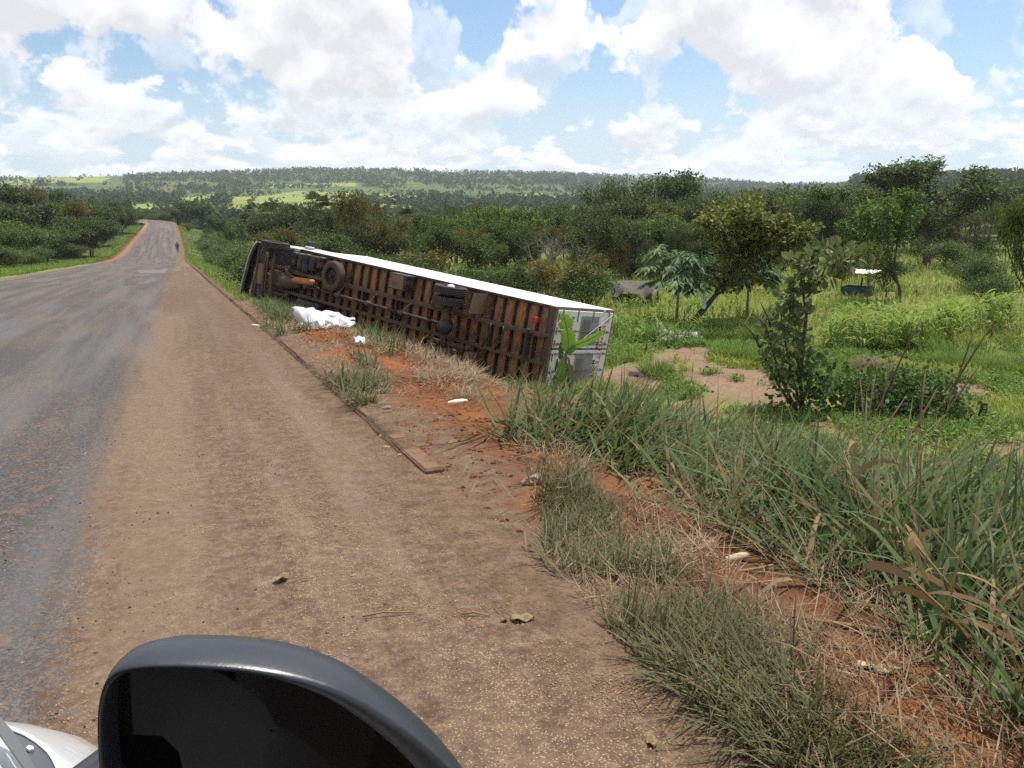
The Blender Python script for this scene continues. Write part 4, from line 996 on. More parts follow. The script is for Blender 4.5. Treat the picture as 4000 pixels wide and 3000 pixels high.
# ------------------------------------------------------------------ single plants
def arr(mb):
    by = {}
    for p in mb.P: by.setdefault(p.shape[1], []).append(p)
    return np.concatenate(mb.V), [np.concatenate(v) for v in by.values()]
MAIZE = mat_leaf('maize_leaf', [(.10, .19, .025), (.15, .26, .035), (.22, .32, .05), (.32, .36, .08)], .4)
STEM = mat_plain('green_stem', (.16, .20, .07), .7, .3, .25, 8)
DRY = mat_leaf('dry_leaf', [(.13, .075, .035), (.20, .125, .062), (.27, .19, .11), (.17, .09, .038)], .2, .8, .15)
DRYSTEM = mat_plain('dry_stem', (.24, .155, .075), .85, .2, .35, 12)
def maize_proto(seed, dry=False, H=1.3):
    rng = np.random.default_rng(seed); mb = MB()
    lean = rng.normal(0, .16 if dry else .05, 2); pts = [(lean[0]*H*t*t, lean[1]*H*t*t, H*.8*t) for t in (0, .33, .66, 1)]
    mb.tube(pts, [.013, .012, .010, .006], 6); sv, sp = arr(mb)
    n = 8 if dry else 11; t = np.linspace(.10, .98, n); base = np.stack([lean[0]*H*t*t, lean[1]*H*t*t, H*.8*t], -1)
    phi = np.arange(n)*math.pi + rng.normal(0, .45, n) + rng.uniform(0, 6)
    if dry: V, P = blades(base, rng.uniform(.22, .5, n)*H, rng.uniform(.03, .055, n), phi, rng.uniform(.5, 1.0, n), rng.uniform(1.3, 2.6, n), 6, 1.0, rng.uniform(-1.4, 1.4, n))
    else: V, P = blades(base, rng.uniform(.42, .66, n)*H, rng.uniform(.06, .10, n), phi, rng.uniform(.25, .6, n), rng.uniform(1.1, 1.9, n), 6, .9, rng.uniform(-.3, .3, n))
    a = mk('stalk', sv, sp, DRYSTEM if dry else STEM, smooth_=True); b = mk('leaf_blades', V, P, DRY if dry else MAIZE); tag(b, kind='stuff')
    d = (a.data, b.data); bpy.data.objects.remove(a); bpy.data.objects.remove(b); return d
MZ = [maize_proto(i) for i in range(4)]; MD = [maize_proto(20+i, True, 1.2) for i in range(5)]
def put_plant(proto, name, pos, s, label, cat, group=None, rz=None, tilt=(0, 0), parts=('stalk', 'leaf_blades')):
    o = empty(name, pos, 0, label, cat, group); o.rotation_euler = (tilt[0], tilt[1], random.uniform(0, 6.28) if rz is None else rz); o.scale = (s, s, s)
    for nme, d in zip(parts, proto):
        c = bpy.data.objects.new(nme, d); COL.objects.link(c); c.parent = o
        if nme == 'leaf_blades': c['kind'] = 'stuff'
    return o
def in_ring(poly, n, rng):
    poly = np.array(poly, float); lo, hi = poly.min(0), poly.max(0); out = []
    while len(out) < n:
        p = lo + (hi-lo)*rng.uniform(0, 1, (n*2, 2)); out += [tuple(q) for q in p[inpoly(p, [tuple(a) for a in poly])]]
    return out[:n]
rg = np.random.default_rng(31)
for px, py in in_ring([(3190, 1375), (3290, 1295), (3500, 1305), (3700, 1270), (3940, 1245), (3950, 1300), (3730, 1350), (3500, 1385)], 150, rg):
    p = gp(px, py); put_plant(MZ[rg.integers(4)], 'maize_plant', p, rg.uniform(.8, 1.2), 'bright green maize plant in the dense patch beyond the broad-leaved shrub', 'maize', 'maize plants of the dense patch')
for px, py in in_ring([(2400, 1200), (2560, 1190), (2900, 1230), (3150, 1250), (3150, 1330), (2800, 1350), (2480, 1370), (2400, 1330)], 62, rg):
    p = gp(px, py); put_plant(MZ[rg.integers(4)], 'maize_plant', p, rg.uniform(.45, .9), 'young maize plant scattered in the plot between truck and leaning tree', 'maize', 'scattered maize plants by the papaya')
# dry maize stalks in the verge
def at_depth(px, py, D):
    r = ray(px, py); return np.array([r[0]*D, r[1]*D, CAM_Z+r[2]*D])
for px, py in in_ring([(2650, 2050), (3000, 2120), (3400, 2350), (3900, 2700), (4050, 2600), (3900, 2200), (3500, 1950), (3000, 1850), (2600, 1800)], 20, rg):
    p = gp(px, py); put_plant(MD[rg.integers(5)], 'dry_maize_stalk', p-np.array([0, 0, .04]), rg.uniform(.45, .8), 'withered brown maize stalk among the trampled tall grass', 'maize stalk', 'withered maize stalks in the verge', tilt=(rg.normal(0, .35), rg.normal(0, .35)))
# brown seed spikes standing out of the tall grass
SPIKE = mat_plain('seed_spike', (.105, .065, .045), .9, .1, .35, 14); 
for i, (tx, ty, bx, by, D) in enumerate(((3610, 1215, 3440, 1570, 13.5), (3890, 1240, 3640, 1640, 12.5), (3820, 1245, 3700, 1600, 14), (3855, 1385, 3690, 1620, 12), (3490, 1380, 3430, 1640, 12.5), (3615, 1450, 3585, 1720, 11), (3660, 1520, 3560, 1700, 11), (3420, 1460, 3390, 1640, 13), (3540, 1545, 3440, 1700, 11.5), (3360, 1480, 3375, 1650, 13))):
    a = at_depth(tx, ty, D); b = at_depth(bx, by, D-.6); v = (b-a); g0 = b.copy(); 
    for _ in range(60):
        if g0[2] < float(ground_h(g0[0], g0[1])): break
        g0 = g0 + v/np.linalg.norm(v)*.06
    o = empty('seed_stalk', g0, 0, 'thin stalk with brown spike-like seed head rising above the tall grass', 'seed stalk', 'seed stalks above the tall grass')
    a, g = a-g0, np.zeros(3); k = a*.62
    MB().tube([g, k*.5+np.array([.02, .01, 0]), k], [.007, .006, .005], 6).build('stem', DRYSTEM, o)
    MB().tube([k, k+(a-k)*.06, a*.85, a], [.006, .014, .012, .004], 8).build('seed_head', SPIKE, o, True)

# ------------------------------------------------------------------ the broad-leaved shrub in the middle distance
BROAD = mat_leaf('broad_leaf', [(.085, .110, .045), (.125, .155, .065), (.18, .19, .095), (.10, .165, .05)], .3, .6, .12)
BROADGREEN = mat_leaf('broad_leaf_green', [(.040, .080, .022), (.062, .115, .032), (.095, .155, .048)], .25)
def ovals(P, L, W, d, n=None):
    """rounded leaves as hexagons folded on the midrib"""
    N = len(P); d = d/(np.linalg.norm(d, axis=1)[:, None]+1e-9); r = RNG.standard_normal((N, 3)); r[:, 2] *= .4
    s = np.cross(d, np.cross(r, d)); s /= np.linalg.norm(s, axis=1)[:, None]+1e-9; m = np.cross(d, s); L = L[:, None]; W = W[:, None]
    V = np.stack([P, P+d*L*.3+s*W*.46+m*W*.12, P+d*L*.7+s*W*.42+m*W*.10, P+d*L, P+d*L*.7-s*W*.42+m*W*.10, P+d*L*.3-s*W*.46+m*W*.12], 1).reshape(-1, 3)
    i = (np.arange(N)*6)[:, None]
    return V, [np.concatenate([i+np.array([[0, 1, 2, 3]]), i+np.array([[0, 3, 4, 5]])])]
def broad_shrub():
    base = gp(3140, 1610); D = float(np.hypot(base[0], base[1])); o = empty('broad_leaved_shrub', base, 0, 'tall dusty shrub with large round leaves on several bare leaning stems', 'shrub')
    rng = np.random.default_rng(3)
    def pt(px, py, dd=0): return at_depth(px, py, D+dd)-base
    stems = [([(3120, 1620), (3050, 1520), (2990, 1400), (2945, 1310), (2905, 1262)], .045, .2), ([(3125, 1620), (3060, 1500), (3020, 1380), (2990, 1270), (2945, 1225)], .038, -.3),
             ([(3140, 1620), (3125, 1480), (3140, 1330), (3150, 1230), (3140, 1160), (3130, 1100), (3120, 1020)], .055, 0), ([(3140, 1180), (3170, 1140), (3205, 1095), (3225, 1040)], .035, .1),
             ([(3135, 1620), (3090, 1450), (3060, 1300), (3050, 1220)], .035, .25), ([(3125, 1150), (3100, 1120), (3060, 1170)], .02, .1), ([(3010, 1270), (2985, 1210), (2970, 1180)], .02, -.3)]
    mb = MB()
    for pts, r, dd in stems:
        P = np.array([pt(x, y, dd+.08*math.sin(i*1.7)) for i, (x, y) in enumerate(pts)]); P[0, 2] = min(P[0, 2], -.02) if pts[0][1] > 1600 else P[0, 2]
        b = MB().tube(P, np.linspace(r, r*.5, len(P)), 7); b.build('stem', BARK, o, True)
    cl = [((3210, 1030), 70, .50, 80), ((3290, 1010), 50, .4, 36), ((3150, 1050), 60, .4, 40), ((3130, 1160), 50, .4, 36), ((3080, 1190), 40, .35, 16), ((3075, 1240), 66, .5, 120), ((3060, 1320), 85, .6, 190), ((3085, 1400), 90, .6, 170), ((3150, 1470), 90, .6, 150), ((3230, 1480), 80, .5, 110), ((3120, 1550), 100, .6, 150), ((3260, 1560), 80, .5, 90)]
    for (x, y), rp, dd, n in cl:
        c = pt(x, y); R = rp*1.22/FPX*D*.93; d = rng.standard_normal((n, 3)); d /= np.linalg.norm(d, axis=1)[:, None]
        P = c + d*R*(rng.uniform(.2, 1, (n, 1))**.5); big = y < 1200
        L = rng.uniform(.22, .34, n) if big else rng.uniform(.13, .22, n); ld = d*1.0 + rng.standard_normal((n, 3))*.5; ld[:, 2] -= .1
        V, Q = ovals(P-ld*.0, L, L*rng.uniform(.6, .85, n), ld); q = mk('foliage', V, Q, BROAD if y < 1450 else BROADGREEN, o); q['kind'] = 'stuff'
broad_shrub()
def low_bush():
    for px, py, D_, R, n, lab in ((3440, 1610, None, 1.45, 2300, 'low dense dark green bush under the seed stalks'), (3610, 1620, None, 1.2, 1500, 'smaller dark green bush beside the charred stump')):
        b = gp(px, py); o = empty('low_bush', b, 0, lab, 'bush'); rng = np.random.default_rng(px)
        d = rng.standard_normal((n, 3)); d[:, 2] = np.abs(d[:, 2]); d /= np.linalg.norm(d, axis=1)[:, None]; P = d*R*rng.uniform(.5, 1, (n, 1))*np.array([1, 1, .85]) * (1+.25*np.sin(d[:, :1]*7)) + np.array([0, 0, .05])
        L = rng.uniform(.08, .14, n); V, Q = ovals(P, L, L*.8, d*.6+rng.standard_normal((n, 3))*.6); q = mk('foliage', V, Q, BROADGREEN, o); q['kind'] = 'stuff'
        for j in range(7):
            e = rng.normal(0, .5, 3); e[2] = 1; MB().tube([(0, 0, -.05), e*R*.4, e*R*.8], [.02, .013, .006], 5).build('stem', BARK, o)
low_bush()
def papaya(px, py, ptop, wpx, label):
    b = gp(px, py); D = float(np.hypot(b[0], b[1])); H = top_h(px, ptop, D)-b[2]; o = empty('papaya_tree', b, 0, label, 'papaya tree'); rng = np.random.default_rng(px)
    hc = H*.70; MB().tube([(0, 0, -.05), (.03, .02, hc*.5), (0, 0, hc)], [.075, .06, .045], 9).build('trunk', BARK_PALE, o, True)
    mt = LEAF['blue']; R = wpx/FPX*D*.5
    for k in range(34):
        az = rng.uniform(0, 6.28); el = rng.uniform(-.25, 1.2); L = R*rng.uniform(.45, .85)
        d = np.array([math.cos(az)*math.cos(el), math.sin(az)*math.cos(el), math.sin(el)]); b0 = np.array([0, 0, hc*rng.uniform(.93, 1.0)]); e = b0+d*L+np.array([0, 0, -.05])
        lf = MB().tube([b0, b0+d*L*.5+np.array([0, 0, .06]), e], [.014, .01, .007], 4).build('leaf_stalk', STEM, o)
        n = 9; a = np.linspace(-2.5, 2.5, n); s = np.cross(d, [0, 0, 1.]); s /= np.linalg.norm(s)+1e-6; f = np.cross([0, 0, 1.], s)*-1; f = np.array([d[0], d[1], -.35]); f /= np.linalg.norm(f)
        dd = np.cos(a)[:, None]*f + np.sin(a)[:, None]*s; ll = R*.46*(1-.13*np.abs(a))*rng.uniform(.8, 1.2, n)
        parts = []
        for j in range(n):      # every lobe is itself toothed
            for off, sc in ((0, 1), (.35, .62), (-.35, .62)):
                v = math.cos(off)*dd[j] + math.sin(off)*np.cross(np.array([0, 0, 1.]), dd[j]); v = v/np.linalg.norm(v); q0 = e+dd[j]*ll[j]*(0 if off == 0 else .35); pw = np.cross(v, [0, 0, 1.]); pw /= np.linalg.norm(pw)+1e-6
                l2 = ll[j]*sc*(1 if off == 0 else .75); parts.append((np.array([q0, q0+v*l2*.5+pw*l2*.15, q0+v*l2-np.array([0, 0, l2*.22]), q0+v*l2*.5-pw*l2*.15]), [np.array([[0, 1, 2, 3]])]))
        V, P = join(parts); mk('leaf_blade', V, P, mt, lf)
papaya(2642, 1262, 985, 330, 'papaya tree with pale lobed leaves in front of the leaning tree')
papaya(2915, 1250, 1000, 300, 'second papaya tree with pale lobed leaves right of the leaning trunk')
def banana():
    b = gp(2196, 1545); D = float(np.hypot(b[0], b[1])); o = empty('banana_plant', b, 0, 'young banana plant with torn green leaves in front of the truck doors', 'banana plant')
    bright = mat_leaf('banana_leaf', [(.13, .27, .030), (.15, .30, .035)], .45, .4, .4, objvar=.05); dull = mat_leaf('banana_leaf_dull', [(.045, .085, .030), (.055, .10, .035)], .3, .5, .3, objvar=.05); brown = DRY
    def pt(x, y, dd=0): return at_depth(x, y, D+dd)-b
    MB().tube([pt(2200, 1560)-np.array([0, 0, .05]), pt(2195, 1500), pt(2205, 1420), pt(2212, 1375)], [.10, .085, .06, .035], 12).build('stem', mat_plain('banana_stem', (.11, .115, .05), .7, .3, .35, 5, ((.10, .055, .03), .5), 3), o, True)
    view = np.array(fw); view[2] = 0; view /= np.linalg.norm(view)
    def leaf(mid, wid, m, tears=(), cup=.12, face=1.0):
        P = np.array(mid); n = 24; t = np.linspace(0, 1, len(P)); tt = np.linspace(0, 1, n)
        C = np.stack([np.interp(tt, t, P[:, k]) for k in range(3)], -1); tg = np.gradient(C, axis=0); tg /= np.linalg.norm(tg, axis=1)[:, None]
        s = np.cross(tg, view*face+np.array([0, 0, .25])); s /= np.linalg.norm(s, axis=1)[:, None]; nrm = np.cross(s, tg)
        prof = np.clip(np.minimum(tt*7, 1)**.6 * np.minimum((1-tt)*3.2, 1)**.6, .03, 1)*wid
        lf = None
        for sd in (-1, 1):
            w_ = prof*(1+.06*np.sin(tt*40+sd))
            for (a, b_, s2) in tears:
                if s2 == sd: w_ = np.where((tt > a) & (tt < b_), w_*.12, w_)
            G = np.array([C, C+s*sd*(w_*.5)[:, None]+nrm*(w_*cup)[:, None], C+s*sd*w_[:, None]-nrm*(w_*.05)[:, None]])
            q = MB().grid(G)
            if lf is None: lf = q.build('leaf', m, o, True)
            else: q.build('leaf_half', m, lf, True)
        MB().tube(C+nrm*.004, np.linspace(.018, .005, n), 5).build('midrib', STEM, lf, True)
    leaf([pt(2212, 1378), pt(2222, 1345), pt(2216, 1290), pt(2205, 1245), pt(2197, 1222)], .20, bright, ((.50, .54, 1), (.72, .76, 1), (.5, .54, -1)))
    leaf([pt(2215, 1385), pt(2240, 1352, .1), pt(2290, 1333, .1), pt(2330, 1312, .1), pt(2366, 1288, .1)], .115, bright, ((.8, .82, 1),), face=.7)
    leaf([pt(2205, 1400), pt(2198, 1425, -.15), pt(2188, 1460, -.25), pt(2186, 1500, -.25), pt(2186, 1520, -.2)], .13, bright, ((.35, .38, 1), (.6, .64, -1)))
    leaf([pt(2200, 1410), pt(2190, 1395, .1), pt(2192, 1360, .1), pt(2190, 1335, .15)], .07, dull); leaf([pt(2200, 1450), pt(2225, 1430, .12), pt(2222, 1480, .15), pt(2232, 1550, .1)], .10, dull)
    leaf([pt(2195, 1470), pt(2170, 1490, -.1), pt(2155, 1530, -.1), pt(2150, 1560, -.1)], .12, dull); leaf([pt(2210, 1395), pt(2222, 1402, -.1), pt(2225, 1440, -.12), pt(2232, 1520, -.12)], .035, brown); leaf([pt(2208, 1395), pt(2196, 1412, -.1), pt(2190, 1440, -.12)], .04, brown)
banana()
# ------------------------------------------------------------------ grass, straw, clods and spilt grain
def truck_uw(X, Y):
    P = np.stack([X-TQ[0], Y-TQ[1]], -1); det = TB[0, 0]*TB[2, 1]-TB[0, 1]*TB[2, 0]
    return (P[..., 0]*TB[2, 1]-P[..., 1]*TB[2, 0])/det, (TB[0, 0]*P[..., 1]-TB[0, 1]*P[..., 0])/det
def on_truck(X, Y, pad=.1):
    u, ww = truck_uw(X, Y)
    return (u > -pad) & (u < 14.3+pad) & (ww > -pad) & (ww < 3.2+pad)
def scatter(n, x0, x1, y0, y1, rng):
    X = rng.uniform(x0, x1, n); Y = rng.uniform(y0, y1, n); Z = ground_h(X, Y); P = np.stack([X, Y, Z], -1); return P, proj(P)
rq = np.random.default_rng(91)
G_DUST = mat_leaf('verge_grass', [(.055, .080, .032), (.085, .115, .048), (.125, .145, .070), (.070, .115, .036), (.23, .175, .10), (.10, .13, .06)], .2, .7, .1, ((.20, .150, .095), .50), objvar=0)
G_TALL = mat_leaf('tall_grass', [(.020, .048, .012), (.040, .088, .022), (.070, .130, .036), (.13, .18, .070), (.036, .095, .014), (.21, .15, .07), (.055, .12, .026), (.10, .12, .045)], .25, .55, .12, ((.16, .15, .09), .15), objvar=0)
G_FIELD = mat_leaf('field_grass', [(.18, .255, .042), (.25, .33, .056), (.33, .38, .072), (.42, .40, .12), (.19, .30, .058)], .30, .7, .1, objvar=0)
G_LUSH = mat_leaf('lush_grass', [(.075, .155, .026), (.12, .22, .038), (.175, .28, .056), (.25, .31, .075)], .30, .6, .12, objvar=0)
STRAW = mat_leaf('straw', [(.105, .065, .036), (.17, .115, .065), (.24, .175, .105), (.33, .25, .155), (.085, .055, .034)], .12, .85, .15, objvar=0)

def verge():
    # short dusty grass
    P, px = scatter(520000, 1.62, 6, .6, 27, rq); D = np.hypot(P[:, 0], P[:, 1])
    k = inany(px, Z_SHORT) | ((px[:, 1] > 2990) & (P[:, 0] < 3.4) & (P[:, 1] < 2.6))
    f = fbm(P[:, 0]*1.6, P[:, 1]*1.6, 51, 3); k &= (rq.uniform(0, 1, len(P)) < smooth((f+.10)/.26)) & (rq.uniform(0, 1, len(P)) < np.clip(4.5/D, .15, 1)*.75)
    P = P[k]; n = len(P); f = f[k]; D = D[k]
    phi = rq.uniform(0, 6.28, n)*.55 + 2.2*fbm(P[:, 0]*1.1, P[:, 1]*1.1, 52, 2)*3
    L = rq.uniform(.08, .27, n)*(1+.8*f)
    V, Q = blades(P-np.array([0, 0, .01]), L, rq.uniform(.005, .013, n)*np.clip(D/4.5, 1, 3), phi, rq.uniform(.15, 1.4, n), rq.uniform(.0, 1.2, n), 3)
    o = mk('verge_grass', V, Q, G_DUST); tag(o, 'short dusty grass growing along the road edge', 'grass', kind='stuff'); print('verge', n)
    # grass along the far verges
    parts = []
    for side in (0, 1):
        n = 30000; Y = 26 + rq.uniform(0, 1, n)**1.4*215; 
        X = x_right(Y)+.15+rq.uniform(0, 1, n)**1.5*(5+.05*Y) if side else x_left(Y)-.2-rq.uniform(0, 1, n)**1.4*7
        k = ~on_truck(X, Y, .15); X, Y = X[k], Y[k]
        P = np.stack([X, Y, ground_h(X, Y)-.02], -1); n = len(P); D = np.hypot(X, Y)
        V, Q = blades(P, rq.uniform(.2, .55, n)*np.clip(.6+fbm(X*.3, Y*.3, 53, 2), .4, 1.6), .012*np.clip(D/14, 1, 9), rq.uniform(0, 6.28, n), rq.uniform(.05, .6, n), rq.uniform(.2, 1.0, n), 2); parts.append((V, Q))
    V, Q = join(parts); o = mk('roadside_grass', V, Q, G_LUSH); tag(o, 'green and straw-coloured grass along both far verges of the road', 'grass', kind='stuff')
    # tall broad-bladed grass, flattened along its front edge
    P, px = scatter(60000, 2.2, 17, .8, 26, rq); k = inany(px, Z_TALL) & ~on_truck(P[:, 0], P[:, 1], .3)
    f = fbm(P[:, 0]*.8, P[:, 1]*.8, 55, 3); k &= (f > -.34); P, px, f = P[k], px[k], f[k]
    D = np.hypot(P[:, 0], P[:, 1]); k = rq.uniform(0, 1, len(P)) < np.clip(6/D, .25, 1)*.42; P, px, f, D = P[k], px[k], f[k], D[k]
    edge = np.zeros(len(P)); sh = px + np.array([-110., 60.]); edge = ~inany(sh, Z_TALL)            # the strip next to the torn soil lies down
    m = 7; n = len(P)*m; B = np.repeat(P, m, 0) + rq.normal(0, .07, (n, 3))*np.array([1, 1, 0]); B[:, 2] = ground_h(B[:, 0], B[:, 1])-.03
    ed = np.repeat(edge, m); ff = np.repeat(f, m); DD = np.repeat(D, m)
    phi = np.where(rq.uniform(0, 1, n) < .45, rq.uniform(0, 6.28, n), rq.normal(.35, .7, n))
    th = np.where(ed, rq.uniform(.6, 1.4, n), rq.uniform(.05, .75, n)); L = rq.uniform(.40, 1.0, n)*(1+.55*ff)*np.where(ed, .8, 1)*np.interp(DD, [6, 10, 16, 22], [1, .85, .55, .45])
    V, Q = blades(B, L, rq.uniform(.015, .040, n)*np.clip(DD/10, 1, 1.8), phi, th, np.where(ed, rq.uniform(.1, .6, n), rq.uniform(.5, 1.9, n)), 5)
    o = mk('tall_grass', V, Q, G_TALL); tag(o, 'tall broad-bladed blue-green grass covering the bank', 'grass', kind='stuff'); print('tall', n)
    # fine stems
    k = rq.uniform(0, 1, len(P)) < .22; b = P[k]-np.array([0, 0, .02]); n = len(b)
    V, Q = blades(b, rq.uniform(.5, 1.15, n), rq.uniform(.004, .008, n)*np.clip(D[k]/7, 1, 2), rq.uniform(0, 6.28, n), rq.uniform(.0, .6, n), rq.uniform(.0, .9, n), 4, .3)
    o = mk('grass_stems', V, Q, STRAW); tag(o, 'thin straw-coloured stems standing in the tall grass', 'grass stems', kind='stuff')
    # withered brown blades among it
    k = rq.uniform(0, 1, len(P)) < .42; b = np.repeat(P[k], 2, 0) + rq.normal(0, .1, (2*k.sum(), 3))*np.array([1, 1, 0]); b[:, 2] = ground_h(b[:, 0], b[:, 1])-.02; n = len(b)
    V, Q = blades(b, rq.uniform(.25, .85, n), rq.uniform(.012, .034, n), rq.uniform(0, 6.28, n), rq.uniform(.1, 1.1, n), rq.uniform(.4, 2.4, n), 5, .9, rq.uniform(-1.3, 1.3, n))
    o = mk('withered_grass', V, Q, DRY); tag(o, 'withered brown blades tangled in the tall grass', 'dry grass', kind='stuff')
    # straw and flattened stalks
    P, px = scatter(330000, 1.65, 11, .6, 27, rq); D = np.hypot(P[:, 0], P[:, 1])
    st, sh_, ba, ta = inany(px, Z_STRAW), inany(px, Z_SHORT), inany(px, Z_BARE), inany(px, Z_TALL)
    w_ = .16 + .95*st + .50*sh_ + .28*ta; w_ = np.where(ba, .045, w_)*(.35+1.3*np.clip(fbm(P[:, 0]*1.3, P[:, 1]*1.3, 57, 3)+.5, 0, 1))
    k = (rq.uniform(0, 1, len(P)) < w_*np.clip(4.5/D, .25, 1)) & ~on_truck(P[:, 0], P[:, 1], .0); P, D, st = P[k], D[k], st[k]; n = len(P)
    P[:, 2] += rq.uniform(0, .05, n)+.05*st*rq.uniform(0, 1, n)
    phi = np.where(rq.uniform(0, 1, n) < .5, rq.uniform(0, 6.28, n), rq.normal(1.0, .5, n))
    V, Q = blades(P, (.04+.26*rq.uniform(0, 1, n)**2)*(1+.3*st), rq.uniform(.003, .008, n)*np.clip(D/6, 1, 3), phi, rq.uniform(1.15, 1.6, n), rq.normal(0, .25, n), 2, .6, rq.uniform(-.5, .5, n))
    o = mk('straw_litter', V, Q, STRAW); tag(o, 'flattened straw and torn dry stalks on the red soil', 'straw', kind='stuff'); print('straw', n)
    # upright broken straw in front of the rear wheels
    P, px = scatter(30000, 3, 10, 12, 28, rq); k = inany(px, [ring((1530, 1330), (1700, 1380), (1870, 1430), (1860, 1560), (1720, 1510), (1560, 1420)), ring((2000, 1600), (2250, 1570), (2350, 1620), (2150, 1680))]) & ~on_truck(P[:, 0], P[:, 1], .05); P = P[k][:2600]; n = len(P)
    V, Q = blades(P, rq.uniform(.12, .42, n), rq.uniform(.012, .026, n), rq.uniform(0, 6.28, n), rq.uniform(0, .7, n), rq.uniform(-.2, 1.2, n), 3, .6)
    o = mk('broken_straw', V, Q, STRAW); tag(o, 'upright broken dry grass stems piled against the truck rear wheels', 'straw', kind='stuff')
    # green clumps beside kerb and truck
    P, px = scatter(60000, 1.9, 12, 10, 34, rq)
    k = inany(px, [ring((1040, 1150), (1260, 1170), (1290, 1240), (1130, 1250), (1060, 1300), (1010, 1270)), ring((1350, 1240), (1480, 1290), (1560, 1380), (1500, 1400), (1400, 1330)), ring((1990, 1530), (2130, 1560), (2110, 1620), (1990, 1590)), ring((1680, 1310), (1760, 1360), (1740, 1400), (1660, 1350))]) & ~on_truck(P[:, 0], P[:, 1], .1)
    P = P[k][:4200]; n = len(P)
    V, Q = blades(P-np.array([0, 0, .02]), rq.uniform(.18, .62, n), rq.uniform(.012, .026, n), rq.uniform(0, 6.28, n), rq.uniform(.05, .7, n), rq.uniform(.4, 1.7, n), 4)
    o = mk('clump_grass', V, Q, G_TALL); tag(o, 'green grass clumps between the kerb and the truck', 'grass', kind='stuff'); print('clump', n)
verge()
def field():
    parts = []; lush = []
    P, px = scatter(620000, 6, 110, 8, 112, rq); X, Y = P[:, 0], P[:, 1]; D = np.hypot(X, Y)
    az = np.degrees(np.arctan2(X, Y)); w_ = np.clip((26/D)**1.6, .08, 1)*np.where(az > 20, 1, .6)*np.where(az > 60, .25, 1)
    zb = ground_raw(X, Y)
    k = (rq.uniform(0, 1, len(P)) < w_*.85) & (D > 24) & ~on_truck(X, Y, .25) & ~inany(ragged(px, P), Z_SAND) & ~inany(px, Z_BARE) & (X > 10.5-.06*Y) & ~(inany(px, Z_TALL) & (D < 22))
    u, ww = truck_uw(X, Y); k &= ~((u > -1.3) & (u < .6) & (ww > 2.2) & (ww < 6))
    f = fbm(X*.22, Y*.22, 61, 3); k &= (f > -.42)
    P, D, f = P[k], D[k], f[k]; n = len(P); print('field', n)
    P2, px2 = scatter(230000, 6.5, 30, 7, 32, rq); X2, Y2 = P2[:, 0], P2[:, 1]; D2 = np.hypot(X2, Y2); u2, w2 = truck_uw(X2, Y2)
    k2 = (X2 > 9.6-.05*Y2) & (D2 < 36) & ~on_truck(X2, Y2, .25) & (~inany(ragged(px2, P2), Z_SAND) | (fbm(X2*1.5, Y2*1.5, 66, 3) > .30)) & ~inany(px2, Z_BARE) & ~((u2 > -1.3) & (u2 < .6) & (w2 > 2.2) & (w2 < 6)) & (px2[:, 0] < 4300)
    f2 = fbm(X2*.6, Y2*.6, 64, 3); k2 &= (f2 > -.10) & (rq.uniform(0, 1, len(X2)) < .62)
    P = np.concatenate([P, P2[k2]]); D = np.concatenate([D, D2[k2]]); f = np.concatenate([f, f2[k2]]); n = len(P); print('field+', n)
    short = D < 33
    L = rq.uniform(.16, .42, n)*(1+.7*f)*np.where(short, 1.0, 2.1); wd = rq.uniform(.010, .018, n)*np.clip(D/11, 1, 6)
    isl = fbm(P[:, 0]*.35+9, P[:, 1]*.35, 62, 2) + np.where(D < 40, .18, -.12) > 0
    for m_, sel, nm, mt, lab in ((0, ~isl, 'field_grass', G_FIELD, 'yellow-green grass covering the open field'), (1, isl, 'field_weeds', G_LUSH, 'fresh green grass and weeds on the cultivated plot')):
        p = P[sel]; V, Q = blades(p-np.array([0, 0, .02]), L[sel], wd[sel], rq.uniform(0, 6.28, len(p)), rq.uniform(.05, .7, len(p)), rq.uniform(.2, 1.2, len(p)), 2)
        if m_ == 1:
            # low broad-leaved weeds
            q = p[rq.uniform(0, 1, len(p)) < .26]; q = np.repeat(q, 3, 0) + rq.normal(0, .10, (len(q)*3, 3)); q[:, 2] = ground_h(q[:, 0], q[:, 1])+rq.uniform(.02, .22, len(q))
            l = rq.uniform(.06, .15, len(q)); dd = rq.standard_normal((len(q), 3)); dd[:, 2] *= .35; V2, Q2 = leaf_quads(q, l, l*.6, dd, .75); V, Q = join([(V, Q), (V2, Q2)])
        o = mk(nm, V, Q, mt); tag(o, lab, 'grass', kind='stuff')
    # two rank tufts by the path and others in the plot
    tp = []
    for px_, py_, r in ((2880, 1390, .9), (3000, 1420, .6), (3060, 1230, .8), (3330, 1200, .9), (3260, 1215, .7), (2560, 1465, .5), (3800, 1440, .8), (3950, 1450, .7), (3700, 1430, .5)):
        b = gp(px_, py_); m = 620; a = rq.uniform(0, 6.28, m); rr = r*np.sqrt(rq.uniform(0, 1, m)); Q0 = np.stack([b[0]+rr*np.cos(a), b[1]+rr*np.sin(a), np.zeros(m)], -1); Q0[:, 2] = ground_h(Q0[:, 0], Q0[:, 1])-.02
        o = empty('grass_tuft', b, 0, 'rank green grass tuft growing at the edge of the sandy path and plot', 'grass tuft', 'rank grass tufts')
        V, Q = blades(Q0-b, rq.uniform(.35, .8, m), rq.uniform(.014, .024, m), a+rq.normal(0, .5, m), rq.uniform(.05, .6, m), rq.uniform(.3, 1.2, m), 3); q = mk('blades', V, Q, G_LUSH, o); q['kind'] = 'stuff'
field()
ICO = None
